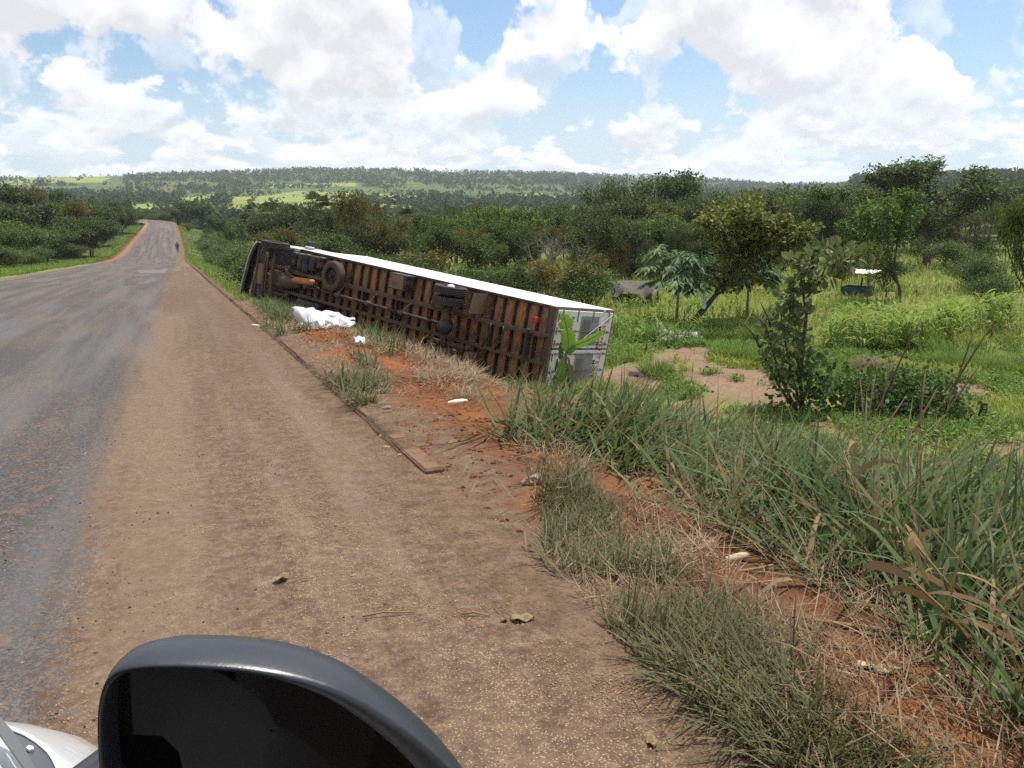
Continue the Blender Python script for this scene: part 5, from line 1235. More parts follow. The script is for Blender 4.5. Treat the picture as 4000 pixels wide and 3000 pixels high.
def icosa():
    g = (1+5**.5)/2; V = np.array([(-1, g, 0), (1, g, 0), (-1, -g, 0), (1, -g, 0), (0, -1, g), (0, 1, g), (0, -1, -g), (0, 1, -g), (g, 0, -1), (g, 0, 1), (-g, 0, -1), (-g, 0, 1)])/math.sqrt(1+g*g)
    F_ = np.array([(0, 11, 5), (0, 5, 1), (0, 1, 7), (0, 7, 10), (0, 10, 11), (1, 5, 9), (5, 11, 4), (11, 10, 2), (10, 7, 6), (7, 1, 8), (3, 9, 4), (3, 4, 2), (3, 2, 6), (3, 6, 8), (3, 8, 9), (4, 9, 5), (2, 4, 11), (6, 2, 10), (8, 6, 7), (9, 8, 1)])
    return V, F_
def lumps(P, s, rng, flat=.7):
    V0, F_ = icosa(); n = len(P); V = V0[None]*(1+rng.uniform(-.35, .35, (n, 12, 1)))*s[:, None, None]*np.array([1, 1, flat])*rng.uniform(.7, 1.3, (n, 1, 3)); V = V + P[:, None]
    return V.reshape(-1, 3), [(F_[None]+(np.arange(n)*12)[:, None, None]).reshape(-1, 3)]
def debris():
    soilm = mat_plain('clod_soil', (.155, .062, .028), .97, .05, .45, 14, ((.075, .034, .02), .55), 9)
    P, px = scatter(60000, 1.3, 8, 1, 26, rq); D = np.hypot(P[:, 0], P[:, 1])
    w_ = np.where(inany(px, Z_BARE), .9, .0) + np.where(inany(px, Z_STRAW), .15, 0) + np.where(inany(px, [ring((1640, 1740), (1900, 1930), (2130, 2180), (2100, 2250), (1950, 2050), (1700, 1850))]), .9, 0)
    w_ = w_*(.3+1.5*np.clip(fbm(P[:, 0]*1.7, P[:, 1]*1.7, 71, 2)+.4, 0, 1)); k = rq.uniform(0, 1, len(P)) < w_*.42; P = P[k][:4600]; n = len(P)
    V, Q = lumps(P, .006+.024*rq.uniform(0, 1, n)**4, rq); o = mk('soil_clods', V, Q, soilm); tag(o, 'crumbled red soil clods on the torn bank', 'soil', kind='stuff'); print('clods', n)
    # spilt pale grain and chaff on the shoulder
    gm = mat_leaf('grain', [(.27, .19, .11), (.40, .30, .18), (.52, .41, .27), (.45, .26, .09), (.22, .15, .09)], 0.05, .7, .25, objvar=0)
    n = 520000; X = rq.uniform(-5.5, 2.6, n); Y = 1.0 + rq.uniform(0, 1, n)**1.35*13
    f = fbm(X*1.4, Y*.5, 73, 3) + .6*fbm(X*4, Y*4, 74, 2); D = np.hypot(X, Y)
    w_ = np.clip(.22+1.8*f, .05, 1)*np.interp(X, [-5.5, -2.5, -1, .1, .9, 1.5, 2.0, 2.6], [.10, .26, .26, .42, .85, 1, .9, .3]); k = rq.uniform(0, 1, n) < w_*.85
    X, Y = X[k], Y[k]; wdt = 1.6-x_left(Y); d = 1.6-X
    z = np.where(X < 1.58, zroad(Y)+.05*np.sin(math.pi*np.clip((d-2)/(wdt-2), 0, 1))+.028*fbm(X*.8, Y*.25, 31, 2)+.012*fbm(X*3, Y*2, 32, 2)*(d < 3), ground_h(X, Y))
    z = np.maximum(z, ground_h(X, Y)); P = np.stack([X, Y, z+.002], -1); n = len(P); s = .0018+.0026*rq.uniform(0, 1, n)**1.5
    a = rq.uniform(0, 6.28, n); ax = np.stack([np.cos(a), np.sin(a), rq.normal(0, .2, n)], -1); bx = np.stack([-np.sin(a), np.cos(a), rq.normal(0, .2, n)], -1); el = rq.uniform(1.0, 2.0, n)[:, None]*s[:, None]
    V = np.stack([P+ax*el, P+bx*s[:, None], P-ax*el, P-bx*s[:, None], P+np.array([0, 0, 1])*s[:, None]], 1).reshape(-1, 3); i = (np.arange(n)*5)[:, None]
    Q = np.concatenate([i+np.array([[0, 1, 4]]), i+np.array([[1, 2, 4]]), i+np.array([[2, 3, 4]]), i+np.array([[3, 0, 4]])])
    o = mk('spilt_grain', V, [Q], gm); tag(o, 'pale spilt grain and chaff scattered over the dusty shoulder', 'grain', kind='stuff'); print('grain', n)
    # dark gravel chips
    n = 3800; X = rq.uniform(-2.5, 1.58, n); Y = 1.0+rq.uniform(0, 1, n)**1.4*9; z = zroad(Y)+.03; d = 1.6-X; wdt = 1.6-x_left(Y)
    z = zroad(Y)+.05*np.sin(math.pi*np.clip((d-2)/(wdt-2), 0, 1))+.028*fbm(X*.8, Y*.25, 31, 2)
    V, Q = lumps(np.stack([X, Y, z], -1), .0022+.006*rq.uniform(0, 1, n)**3, rq); o = mk('gravel_chips', V, Q, mat_plain('chip', (.07, .062, .06), .9, .2, .4, 20)); tag(o, 'loose dark gravel chips on the road edge', 'gravel', kind='stuff')
debris()
# ------------------------------------------------------------------ litter on road and bank
def cloth(name, pts, mat, label, cat, amp=.08, n=26, hang=None, seed=0, thick=.006, flatten=None):
    """a crumpled sheet: outline corners in world space (4), sagging over the ground"""
    A = np.array(pts, float); G = np.zeros((n, n, 3)); s = np.linspace(0, 1, n)
    for i in range(n):
        for j in range(n):
            a, b = s[i], s[j]; G[i, j] = (1-a)*(1-b)*A[0]+a*(1-b)*A[1]+a*b*A[2]+(1-a)*b*A[3]
    X, Y = G[..., 0], G[..., 1]; ii, jj = np.meshgrid(s, s, indexing='ij')
    r = fbm(ii*2.6, jj*2.6, 200+seed, 3)*1.5; r2 = np.abs(fbm(ii*4+4, jj*2, 210+seed, 3))
    e = np.minimum.reduce([ii, 1-ii, jj, 1-jj])
    G[..., 2] += amp*(r*1.2+r2)
    sz = min(1., float(np.linalg.norm(A[0]-A[1])))
    G[..., 0] += .10*sz*fbm(ii*5, jj*5, 220+seed, 3)*np.where(e < .06, 2.2, 1); G[..., 1] += .10*sz*fbm(ii*5, jj*5, 230+seed, 3)*np.where(e < .06, 2.2, 1)
    g = ground_h(G[..., 0], G[..., 1]); G[..., 2] = np.maximum(G[..., 2], g+.012)
    o = MB().grid(G).build(name, mat, smooth_=True); m = o.modifiers.new('thickness', 'SOLIDIFY'); m.thickness = thick
    return tag(o, label, cat)
PLAST = mat_plain('white_plastic', (.46, .465, .48), .45, .35, .12, 4, ((.34, .30, .26), .60), 3); GREYP = mat_plain('grey_plastic', (.17, .17, .185), .5, .4, .35, 3, ((.62, .61, .60), .54), 4.5)
def raised(px, py, h):
    p = gp(px, py); return p+np.array([0, 0, h])
def spread(px, py, wd, dp, h0, h1, skew=0.0):
    """corners of a sheet of wd x dp metres lying around the ground point seen at a pixel"""
    c = gp(px, py); r = np.array([rt[0], rt[1], 0]); r = r/np.linalg.norm(r); f = np.array([-r[1], r[0], 0]); out = []
    for a, b, h in ((-.5, .5, h1), (.5, .5, h1), (.5, -.5, h0), (-.5+skew, -.5, h0)):
        q = c + r*wd*a + f*dp*b; q[2] = float(ground_h(q[0], q[1])) + h; out.append(q)
    return out
cloth('plastic_sheet', spread(1252, 1280, 1.25, .9, .04, .42, .35), PLAST, 'crumpled white plastic sheet spread over the grass beside the kerb', 'plastic sheet', .11, 34, seed=1)
cloth('crumpled_tarpaulin', spread(2655, 1335, 1.7, 1.1, .04, .42), GREYP, 'crumpled grey and white tarpaulin heap at the end of the sandy path', 'tarpaulin', .19, 24, seed=3)
cloth('paper_scrap', spread(1405, 1350, .17, .14, .04, .14), PLAST, 'small white scrap caught in the grass between kerb and truck', 'scrap', .04, 8, seed=4, thick=.002)
cloth('dark_rag', spread(2485, 1468, .42, .30, .02, .08), mat_plain('rag_dark', (.06, .06, .065), .8, .2, .4, 5), 'dark torn rag lying on the soil near the rear of the truck', 'rag', .08, 10, seed=5)
def road_z(X, Y):
    d = 1.6-X; wdt = 1.6-float(x_left(Y)); return float(zroad(Y))+.05*math.sin(math.pi*min(max((d-2)/(wdt-2), 0), 1))+.028*float(fbm(np.array(X*.8), np.array(Y*.25), 31, 2))
def road_pt(px, py):
    r = ray(px, py); D = 5.
    for _ in range(40): D = D - (CAM_Z+r[2]*D-road_z(r[0]*D, r[1]*D))/(r[2]+.062*r[1])
    return np.array([r[0]*D, r[1]*D, road_z(r[0]*D, r[1]*D)])
LFM = mat_plain('fallen_leaf', (.20, .155, .075), .8, .2, .3, 12, ((.18, .12, .06), .55), 9)
def fallen_leaf(px, py, L, W, az, lab, m=LFM, curl=.3):
    p = road_pt(px, py) if px < 2300 else gp(px, py); n = 9; t = np.linspace(0, 1, n); w_ = W*np.sin(math.pi*t**.8)**.8; G = []
    for sgn in (-1, -.5, 0, .5, 1):
        G.append(np.stack([(t-.5)*L, sgn*w_/2, .006+curl*L*.35*(t-.5)**2+abs(sgn)**1.5*w_*.35*curl+.01*np.sin(t*9+sgn)], -1))
    o = MB().grid(np.array(G)).build('fallen_leaf', m, smooth_=True); o.location = p; o.rotation_euler = (0, 0, az); md = o.modifiers.new('thickness', 'SOLIDIFY'); md.thickness = .0012
    return tag(o, lab, 'leaf')
fallen_leaf(1103, 2266, .10, .055, .6, 'curled olive leaf lying alone in the middle of the shoulder', curl=.9)
fallen_leaf(2040, 2425, .11, .065, -.3, 'broad tan leaf on the grain near the grass edge', curl=.6)
fallen_leaf(1975, 2428, .05, .03, .2, 'small tan leaf beside the broad tan leaf', curl=.7)
fallen_leaf(2545, 2905, .07, .04, 1.2, 'small olive leaf on the grain below the verge grass', curl=.8)
HUSK = mat_plain('husk', (.46, .36, .235), .85, .15, .25, 15)
fallen_leaf(3170, 2225, .17, .045, .25, 'pale dry maize husk on the bare red soil', HUSK, .5); fallen_leaf(3720, 2650, .14, .04, -.2, 'pale maize husk among the straw by the tall grass', HUSK, .5); fallen_leaf(3430, 2620, .18, .05, -.6, 'long curled husk lying in the flattened straw', HUSK, .7)
def stick(px, py, L, az, lab, r=.004, onroad=True, m=DRYSTEM, pitch=0.0):
    p = road_pt(px, py) if onroad else gp(px, py); o = empty('dry_stalk', p+np.array([0, 0, .008]), az, lab, 'stalk'); o.rotation_euler = (0, -pitch, az)
    MB().tube([(-L/2, 0, 0), (-L*.1, .01*L, .012), (L*.2, -.015*L, .006), (L/2, 0, 0)], [r, r*.95, r*.9, r*.7], 6).build('stem', m, o, True)
    MB().lathe([(r*.7, -.006), (r*1.35, 0), (r*.7, .006)], (-L*.1, .01*L, .012), (1, 0, 0), 7).build('node', m, o, True)
stick(1520, 2405, .24, -.2, 'thin straw-coloured stalk lying across the shoulder'); stick(1860, 2408, .13, -.5, 'short brown stalk lying on the grain'); stick(1185, 2272, .12, .3, 'thin twig beside the curled olive leaf', .0025)
stick(3060, 2150, .62, -.9, 'long bare cane lying across the red soil', .010, False, pitch=.15); stick(3350, 2080, .5, .2, 'thick dry cane leaning over the bare soil edge', .014, False, pitch=.1); stick(2920, 2240, .35, .1, 'pale cane flat on the red soil', .009, False)
stick(3560, 2500, .8, -.75, 'long yellow cane at the foot of the tall grass', .013, False); stick(1560, 1320, .3, .4, 'pale stalk on the soil by the kerb', .01, False)
def cob(px, py, lab, onroad=True, m=None, s=1.):
    p = road_pt(px, py) if onroad else gp(px, py); o = empty('corn_cob', p+np.array([0, 0, .02*s]), random.uniform(0, 3), lab, 'corn cob'); o.scale = (s, s, s)
    MB().lathe([(.001, -.10), (.018, -.09), (.024, -.03), (.022, .04), (.012, .085), (.001, .095)], (0, 0, 0), (1, .1, 0), 12).build('cob', HUSK if m is None else m, o, True)
    MB().tube([(-.10, -.01, 0), (-.13, -.013, .004)], .006, 6).build('stub', DRYSTEM, o)
cob(1000, 1279, 'large pale cob lying at the kerb by the white plastic sheet', m=mat_plain('cob_pale', (.62, .55, .42), .8, .2, .1, 12), s=1.6); cob(1790, 1578, 'pale cob on the red soil below the truck rear axle', False, mat_plain('cob_white', (.70, .62, .48), .8, .2, .1, 12), 1.2)
cob(2880, 2190, 'brownish cob half covered by straw', False)
STONE = mat_plain('stone', (.27, .185, .135), .95, .1, .35, 8, ((.16, .085, .05), .5), 5, bump=.01)
def stone(px, py, r, lab, onroad=True):
    p = road_pt(px, py) if onroad else gp(px, py); rng = np.random.default_rng(int(px*7+py)); V0, F_ = icosa(); d2 = {}; V = list(V0); Fn = []
    def mid(a, b):
        k = (min(a, b), max(a, b))
        if k not in d2: v = V[a]+V[b]; V.append(v/np.linalg.norm(v)); d2[k] = len(V)-1
        return d2[k]
    for a, b, c in F_: x_, y_, z_ = mid(a, b), mid(b, c), mid(c, a); Fn += [(a, x_, z_), (b, y_, x_), (c, z_, y_), (x_, y_, z_)]
    V = np.array(V); V = V*(1+.22*np.sin(V[:, :1]*3+rng.uniform(0, 6))+.18*rng.standard_normal((len(V), 1))*.6)*r*np.array([1.2, .9, .7]); o = mk('stone', V, [np.array(Fn)], STONE); o.location = p+np.array([0, 0, r*.35]); tag(o, lab, 'stone')
stone(1510, 1598, .035, 'rounded pale stone on the soil behind the kerb stub', False); stone(1490, 1712, .028, 'brown stone at the foot of the kerb stub'); stone(1510, 1755, .032, 'flat brown stone beside the kerb end'); stone(2080, 1888, .06, 'largest block of stone at the corner of the verge grass', False); stone(1560, 1785, .025, 'small reddish stone in the grain by the kerb end')
# ------------------------------------------------------------------ stakes, stump, brush, shelter, stall
CHAR = mat_plain('charred_wood', (.028, .025, .023), .95, .1, .4, 9, bump=.02)
def stake(px, pyb, ptop, r, lab, m=BARK, lean=(0, 0), name='wooden_stake'):
    b = gp(px, pyb); D = float(np.hypot(b[0], b[1])); H = top_h(px, ptop, D)-b[2]; o = empty(name, b, 0, lab, 'stake' if 'stake' in name else 'stump')
    MB().tube([(0, 0, -.08), (lean[0]*.4*H, lean[1]*.4*H, H*.45), (lean[0]*H, lean[1]*H, H)], [r*1.1, r, r*.85], 8).build('post', m, o, True)
    MB().tube([(lean[0]*.5*H, lean[1]*.5*H, H*.5), (lean[0]*.5*H+r*2.2, lean[1]*.5*H+r, H*.62)], [r*.5, r*.25], 6).build('branch_stub', m, o, True)
stake(3835, 1640, 1575, .09, 'charred black stump at the edge of the sandy strip', CHAR, (.05, 0), 'charred_stump'); stake(2520, 1395, 1335, .035, 'dark forked stake in the weeds between truck and sandy path', BARK, (.1, 0))
stake(3912, 1155, 1125, .12, 'short dark stump below the field edge tree', CHAR, (0, 0), 'old_stump'); stake(3462, 1160, 1120, .05, 'thin stake near the dense rounded tree', BARK, (-.1, 0)); stake(3585, 1155, 1133, .06, 'short leaning stake right of the dense rounded tree', BARK, (-.4, 0)); stake(3745, 1155, 1130, .05, 'leaning stake in the grass before the brushwood', BARK, (-.5, 0)); stake(2800, 1380, 1345, .03, 'small dead stick standing beside the tarpaulin heap', BARK, (.2, .1))
def brush_pile(px, py, n, R, lab, m=BARK_PALE):
    b = gp(px, py); o = empty('brush_pile', b, 0, lab, 'brushwood'); rng = np.random.default_rng(int(px))
    for i in range(n):
        a = rng.uniform(0, 6.28); c = rng.normal(0, R*.3, 3); c[2] = abs(rng.normal(.15, .12)); L = rng.uniform(.5, 1.2)*R; d = np.array([math.cos(a), math.sin(a), rng.normal(0, .18)])
        MB().tube([c-d*L/2, c+rng.normal(0, .05, 3), c+d*L/2], [.014, .012, .005], 4, caps=False).build('twig', m, o)
brush_pile(3860, 1185, 42, 1.5, 'pile of pale brushwood lying in the grass at the field edge'); 
def hay():
    b = gp(3400, 1450); o = empty('dry_weed_heap', b, 0, 'heap of dry pulled weeds on the sandy ground behind the low dark bush', 'weed heap'); rng = np.random.default_rng(8); n = 2200
    a = rng.uniform(0, 6.28, n); r = .95*np.sqrt(rng.uniform(0, 1, n)); P = np.stack([r*np.cos(a), r*np.sin(a), .42*(1-(r/.95)**2)*rng.uniform(.6, 1, n)], -1)
    V, Q = blades(P, rng.uniform(.15, .4, n), rng.uniform(.008, .016, n), rng.uniform(0, 6.28, n), rng.uniform(1.0, 1.7, n), rng.normal(.2, .5, n), 2); q = mk('dry_stems', V, Q, STRAW, o); q['kind'] = 'stuff'
    mb = MB(); G = np.array([[[rr*.9*math.cos(t), rr*.9*math.sin(t), .36*(1-rr**2)+.02*math.sin(5*t)] for t in np.linspace(0, 6.283, 17)] for rr in np.linspace(0, 1.05, 7)]); mb.grid(G).build('core', mat_plain('heap_core', (.14, .095, .06), .95, .05, .4, 8), o, True)
hay()
def shelter():
    b = gp(2475, 1190); D = float(np.hypot(b[0], b[1])); s = D/FPX*.95; yaw = math.atan2(b[0], b[1])
    o = empty('tarpaulin_shelter', b, -yaw+.15, 'low shelter of stacked logs and poles under a sagging grey tarpaulin', 'shelter'); Wd, H = 175*s, 88*s; dp = 1.8
    for (x_, y_, h) in ((-.5, 0, .88), (.48, .0, .75), (-.42, 1, 1.0), (.45, 1, .95), (-.1, 0, .7)): MB().tube([(x_*Wd, (y_-.5)*dp, -.05), (x_*Wd+.04, (y_-.5)*dp, h*H*.5), (x_*Wd, (y_-.5)*dp, h*H)], [.055, .05, .045], 7).build('pole', BARK, o, True)
    rng = np.random.default_rng(4)
    for i in range(16):
        z = .10+.13*(i//3.2); y_ = -.5*dp+.15+rng.uniform(0, .5); L = Wd*rng.uniform(.6, .85); x_ = rng.normal(0, .08)
        MB().tube([(x_-L/2, y_, z), (x_, y_+.05, z+.02), (x_+L/2, y_, z)], [.055, .06, .05], 7).build('log', BARK if i % 3 else BARK_PALE, o, True)
    n = 22; s_ = np.linspace(-.58, .58, n); t_ = np.linspace(-.68, .62, 16); G = np.array([[[x_*Wd, y_*dp, H*(.80+.22*(y_+.3)) - .16*math.cos(x_*9+y_*2)*(.5-y_) - (.22 if y_ < -.55 else 0)*abs(math.sin(x_*11)) + .05*float(fbm(np.array(x_*9), np.array(y_*6), 301, 3))] for x_ in s_] for y_ in t_])
    q = MB().grid(G).build('tarpaulin', mat_plain('tarp_grey', (.070, .060, .052), .75, .25, .3, 3, ((.15, .12, .09), .58), 3), o, True); md = q.modifiers.new('thickness', 'SOLIDIFY'); md.thickness = .01
    MB().tube([(-.9*Wd, -.2, -.02), (-.55*Wd, -.3, H*.95)], .05, 6).build('leaning_pole', BARK, o, True)
shelter()
def stall():
    b = gp(3348, 1150); D = float(np.hypot(b[0], b[1])); s = D/FPX*.92; yaw = math.atan2(b[0], b[1]); o = empty('roofed_stall', b, -yaw-.3, 'small open stall with flat white roof on thin posts and blue trough beneath', 'stall'); Wd, H = 105*s, 92*s; dp = 1.4
    wm = mat_plain('roof_sheet', (.60, .585, .56), .6, .3, .15, 4); bl = mat_plain('trough_blue', (.035, .068, .078), .6, .3, .3, 3, ((.09, .07, .05), .55), 3); pm = mat_plain('post_green', (.10, .13, .10), .7, .3, .2)
    for x_ in (-.46, .46):
        for y_ in (-.5, .5): MB().tube([(x_*Wd, y_*dp, -.05), (x_*Wd, y_*dp, H*(.96 if y_ < 0 else .99))], .018, 6).build('post', pm, o)
    G = np.array([[[x_*Wd*1.12, y_*dp*1.3, H*(.975+.05*y_)+.018*math.sin(x_*40)+.02*float(fbm(np.array(x_*5), np.array(y_*5), 311, 2))] for x_ in np.linspace(-.55, .55, 40)] for y_ in np.linspace(-.55, .55, 6)]); q = MB().grid(G).build('roof', wm, o, True); md = q.modifiers.new('thickness', 'SOLIDIFY'); md.thickness = .02
    q = MB(); hh = H*.34; [q.box(c, d) for c, d in (((0, -.46*dp, hh/2), (Wd*.95, .05, hh)), ((0, .46*dp, hh/2), (Wd*.95, .05, hh)), ((-.475*Wd, 0, hh/2), (.05, .87*dp, hh)), ((.475*Wd, 0, hh/2), (.05, .87*dp, hh)), ((0, 0, hh*.3), (Wd*.9, .86*dp, .05)))]; q.build('trough', bl, o)
    MB().tube([(.1*Wd, 0, .2), (.14*Wd, 0, H*.72)], .05, 6).build('upright_log', CHAR, o)
stall()
rag = gp(2752, 1215); 
def rag_obj():
    D = float(np.hypot(*gp(2700, 1275)[:2])); p = at_depth(2752, 1158, D-.35); r = np.array(rt); G = np.array([[p + r*(.10*x_) + np.array([0, 0, -.55*y_]) + np.array([.05*math.sin(y_*6+x_*3), .06*math.cos(x_*4+y_*3), 0]) for x_ in np.linspace(-1, 1, 7)] for y_ in np.linspace(0, 1, 9)])
    o = MB().grid(G).build('hanging_cloth', mat_plain('cloth_pale', (.55, .62, .70), .8, .2, .15, 5), smooth_=True); md = o.modifiers.new('thickness', 'SOLIDIFY'); md.thickness = .006; tag(o, 'pale blue cloth strip hanging against the leaning tree trunk', 'cloth')
rag_obj()
# ------------------------------------------------------------------ road signs and the walker
POST = mat_plain('sign_post', (.20, .20, .20), .6, .4, .2, metal=.3)
def sign_round():
    p = spot(749, 990, 143); o = empty('round_road_sign', p, 0, 'weathered round road sign with red rim and dark bars on thin post', 'road sign'); zc = top_h(749, 936, 143)-p[2]; r = .40; f = (0, -1, 0)
    MB().tube([(0, .03, -.1), (0, .03, zc+r*.8)], .035, 8).build('post', POST, o)
    d = MB().lathe([(.001, 0), (r, 0), (r, .02), (.001, .02)], (0, 0, zc), f, 28).build('disc', mat_plain('sign_faded', (.62, .42, .33), .6, .3, .2, 4), o)
    MB().lathe([(r*.80, .024), (r, .024), (r, .03), (r*.80, .03)], (0, 0, zc), f, 28, True).build('red_rim', mat_plain('sign_red', (.50, .11, .06), .6, .3, .2, 5), d)
    for x_, c in ((-.13, (.045, .04, .04)), (.13, (.26, .06, .04))): MB().box((x_*1.1, -.028, zc+.0), (.17, .012, .11), .02).build('car_symbol', mat_plain('symbol%d' % int(x_*100), c, .6), d)
sign_round()
def sign_diamond():
    D = 186; p = spot(723, 960, D); o = empty('diamond_road_sign', p, 0, 'yellow diamond warning sign with black bend arrow beside the road', 'road sign'); zc = top_h(723, 894, D)-p[2]; r = .56
    MB().tube([(0, .03, -.1), (0, .03, zc)], .035, 8).build('post', POST, o)
    d = MB().prism([(0, r), (r, 0), (0, -r), (-r, 0)], (0, 0, zc), (1, 0, 0), (0, 0, 1), (0, .02, 0)).build('diamond_plate', mat_plain('sign_yellow', (.66, .36, .02), .55, .3, .12, 4), o)
    q = MB().prism([(.05, -.30), (.15, -.30), (.15, -.02), (-.10, .16), (-.16, .08), (.05, -.07)], (0, -.012, zc), (1, 0, 0), (0, 0, 1), (0, .010, 0)); q.prism([(-.02, .28), (-.26, .22), (-.20, -.02)], (0, -.0135, zc), (1, 0, 0), (0, 0, 1), (0, .010, 0)); q.build('bend_arrow', mat_plain('sign_black', (.02, .02, .02), .6), d)
sign_diamond()
def person():
    Y = 149.; X = float(.0072*Y); p = (X, Y, road_z(X, Y)); o = empty('person', p, 0, 'person in grey jacket and blue jeans walking away along the road edge', 'person')
    def skin(name, joints, edges, mat, parent, root=0, sub=2):
        me = bpy.data.meshes.new(name); me.from_pydata([j[:3] for j in joints], edges, []); me.materials.append(mat); ob = bpy.data.objects.new(name, me); COL.objects.link(ob); ob.parent = parent
        ob.modifiers.new('skin', 'SKIN'); sv = me.skin_vertices[0].data
        for i, j in enumerate(joints): sv[i].radius = (j[3], j[4] if len(j) > 4 else j[3]*.85); sv[i].use_root = i == root
        s_ = ob.modifiers.new('smooth', 'SUBSURF'); s_.levels = s_.render_levels = sub
        return ob
    skinm = mat_plain('skin', (.085, .048, .032), .6, .3, .1); jean = mat_plain('jeans', (.045, .085, .17), .85, .15, .25, 10); jack = mat_plain('jacket', (.14, .125, .115), .85, .15, .25, 9); hair = mat_plain('hair', (.012, .011, .010), .8, .2, .2); shoe = mat_plain('shoe', (.03, .028, .026), .6)
    B = [(0, 0, .95, .14, .10), (0, .01, 1.15, .13, .10), (0, .0, 1.36, .16, .10), (0, .01, 1.47, .07), (0, .03, 1.56, .055), (0, .04, 1.63, .085, .095), (0, .04, 1.72, .06),
         (-.20, .0, 1.40, .055), (-.25, -.06, 1.14, .045), (-.24, .04, .92, .035), (-.235, .07, .84, .03), (.20, .0, 1.40, .055), (.25, .07, 1.14, .045), (.24, .16, .93, .035), (.235, .19, .85, .03),
         (-.10, .0, .88, .09), (-.10, .12, .50, .065), (-.10, .10, .10, .045), (-.10, .22, .03, .04), (.10, 0, .88, .09), (.10, -.08, .50, .065), (.10, -.28, .13, .045), (.10, -.22, .04, .04)]
    E_ = [(0, 1), (1, 2), (2, 3), (3, 4), (4, 5), (5, 6), (2, 7), (7, 8), (8, 9), (9, 10), (2, 11), (11, 12), (12, 13), (13, 14), (0, 15), (15, 16), (16, 17), (17, 18), (0, 19), (19, 20), (20, 21), (21, 22)]
    body = skin('body', B, E_, skinm, o)
    def sub_(ids, grow_, name, mat, root):
        m = {a: i for i, a in enumerate(ids)}; J = [tuple(B[a][:3]) + (B[a][3]+grow_, (B[a][4] if len(B[a]) > 4 else B[a][3]*.85)+grow_) for a in ids]; ee = [(m[a], m[b]) for a, b in E_ if a in m and b in m]; return skin(name, J, ee, mat, o, m[root])
    sub_([0, 1, 2, 3, 7, 8, 9, 11, 12, 13], .028, 'jacket', jack, 0); sub_([0, 15, 16, 17, 19, 20, 21], .022, 'jeans', jean, 0)
    for s_, y_, z_ in ((-.10, .16, .045), (.10, -.27, .07)): MB().box((s_, y_, z_), (.10, .28, .09), .04).build('shoe', shoe, o)
    MB().lathe([(.001, .14), (.06, .125), (.098, .07), (.105, .0), (.095, -.045)], (0, .03, 1.65), (0, -.15, 1), 14).build('hair', hair, o, True)
    for s_ in (-1, 1):      # hands, five fingers each
        w_ = B[10] if s_ < 0 else B[14]; q = MB().box((w_[0], w_[1]+.01, w_[2]-.03), (.03, .075, .085), .012)
        for k in range(4): yy = w_[1]-.02+.02*k; q.tube([(w_[0], yy, w_[2]-.07), (w_[0]+.005*s_, yy+.004, w_[2]-.11), (w_[0]-.012*s_, yy+.01, w_[2]-.14+.008*abs(k-1.5))], [.009, .008, .006], 5)
        q.tube([(w_[0], w_[1]+.045, w_[2]-.02), (w_[0]-.01*s_, w_[1]+.065, w_[2]-.06), (w_[0]-.015*s_, w_[1]+.06, w_[2]-.09)], [.011, .009, .006], 5); q.build('hand', skinm, o, True)
person()
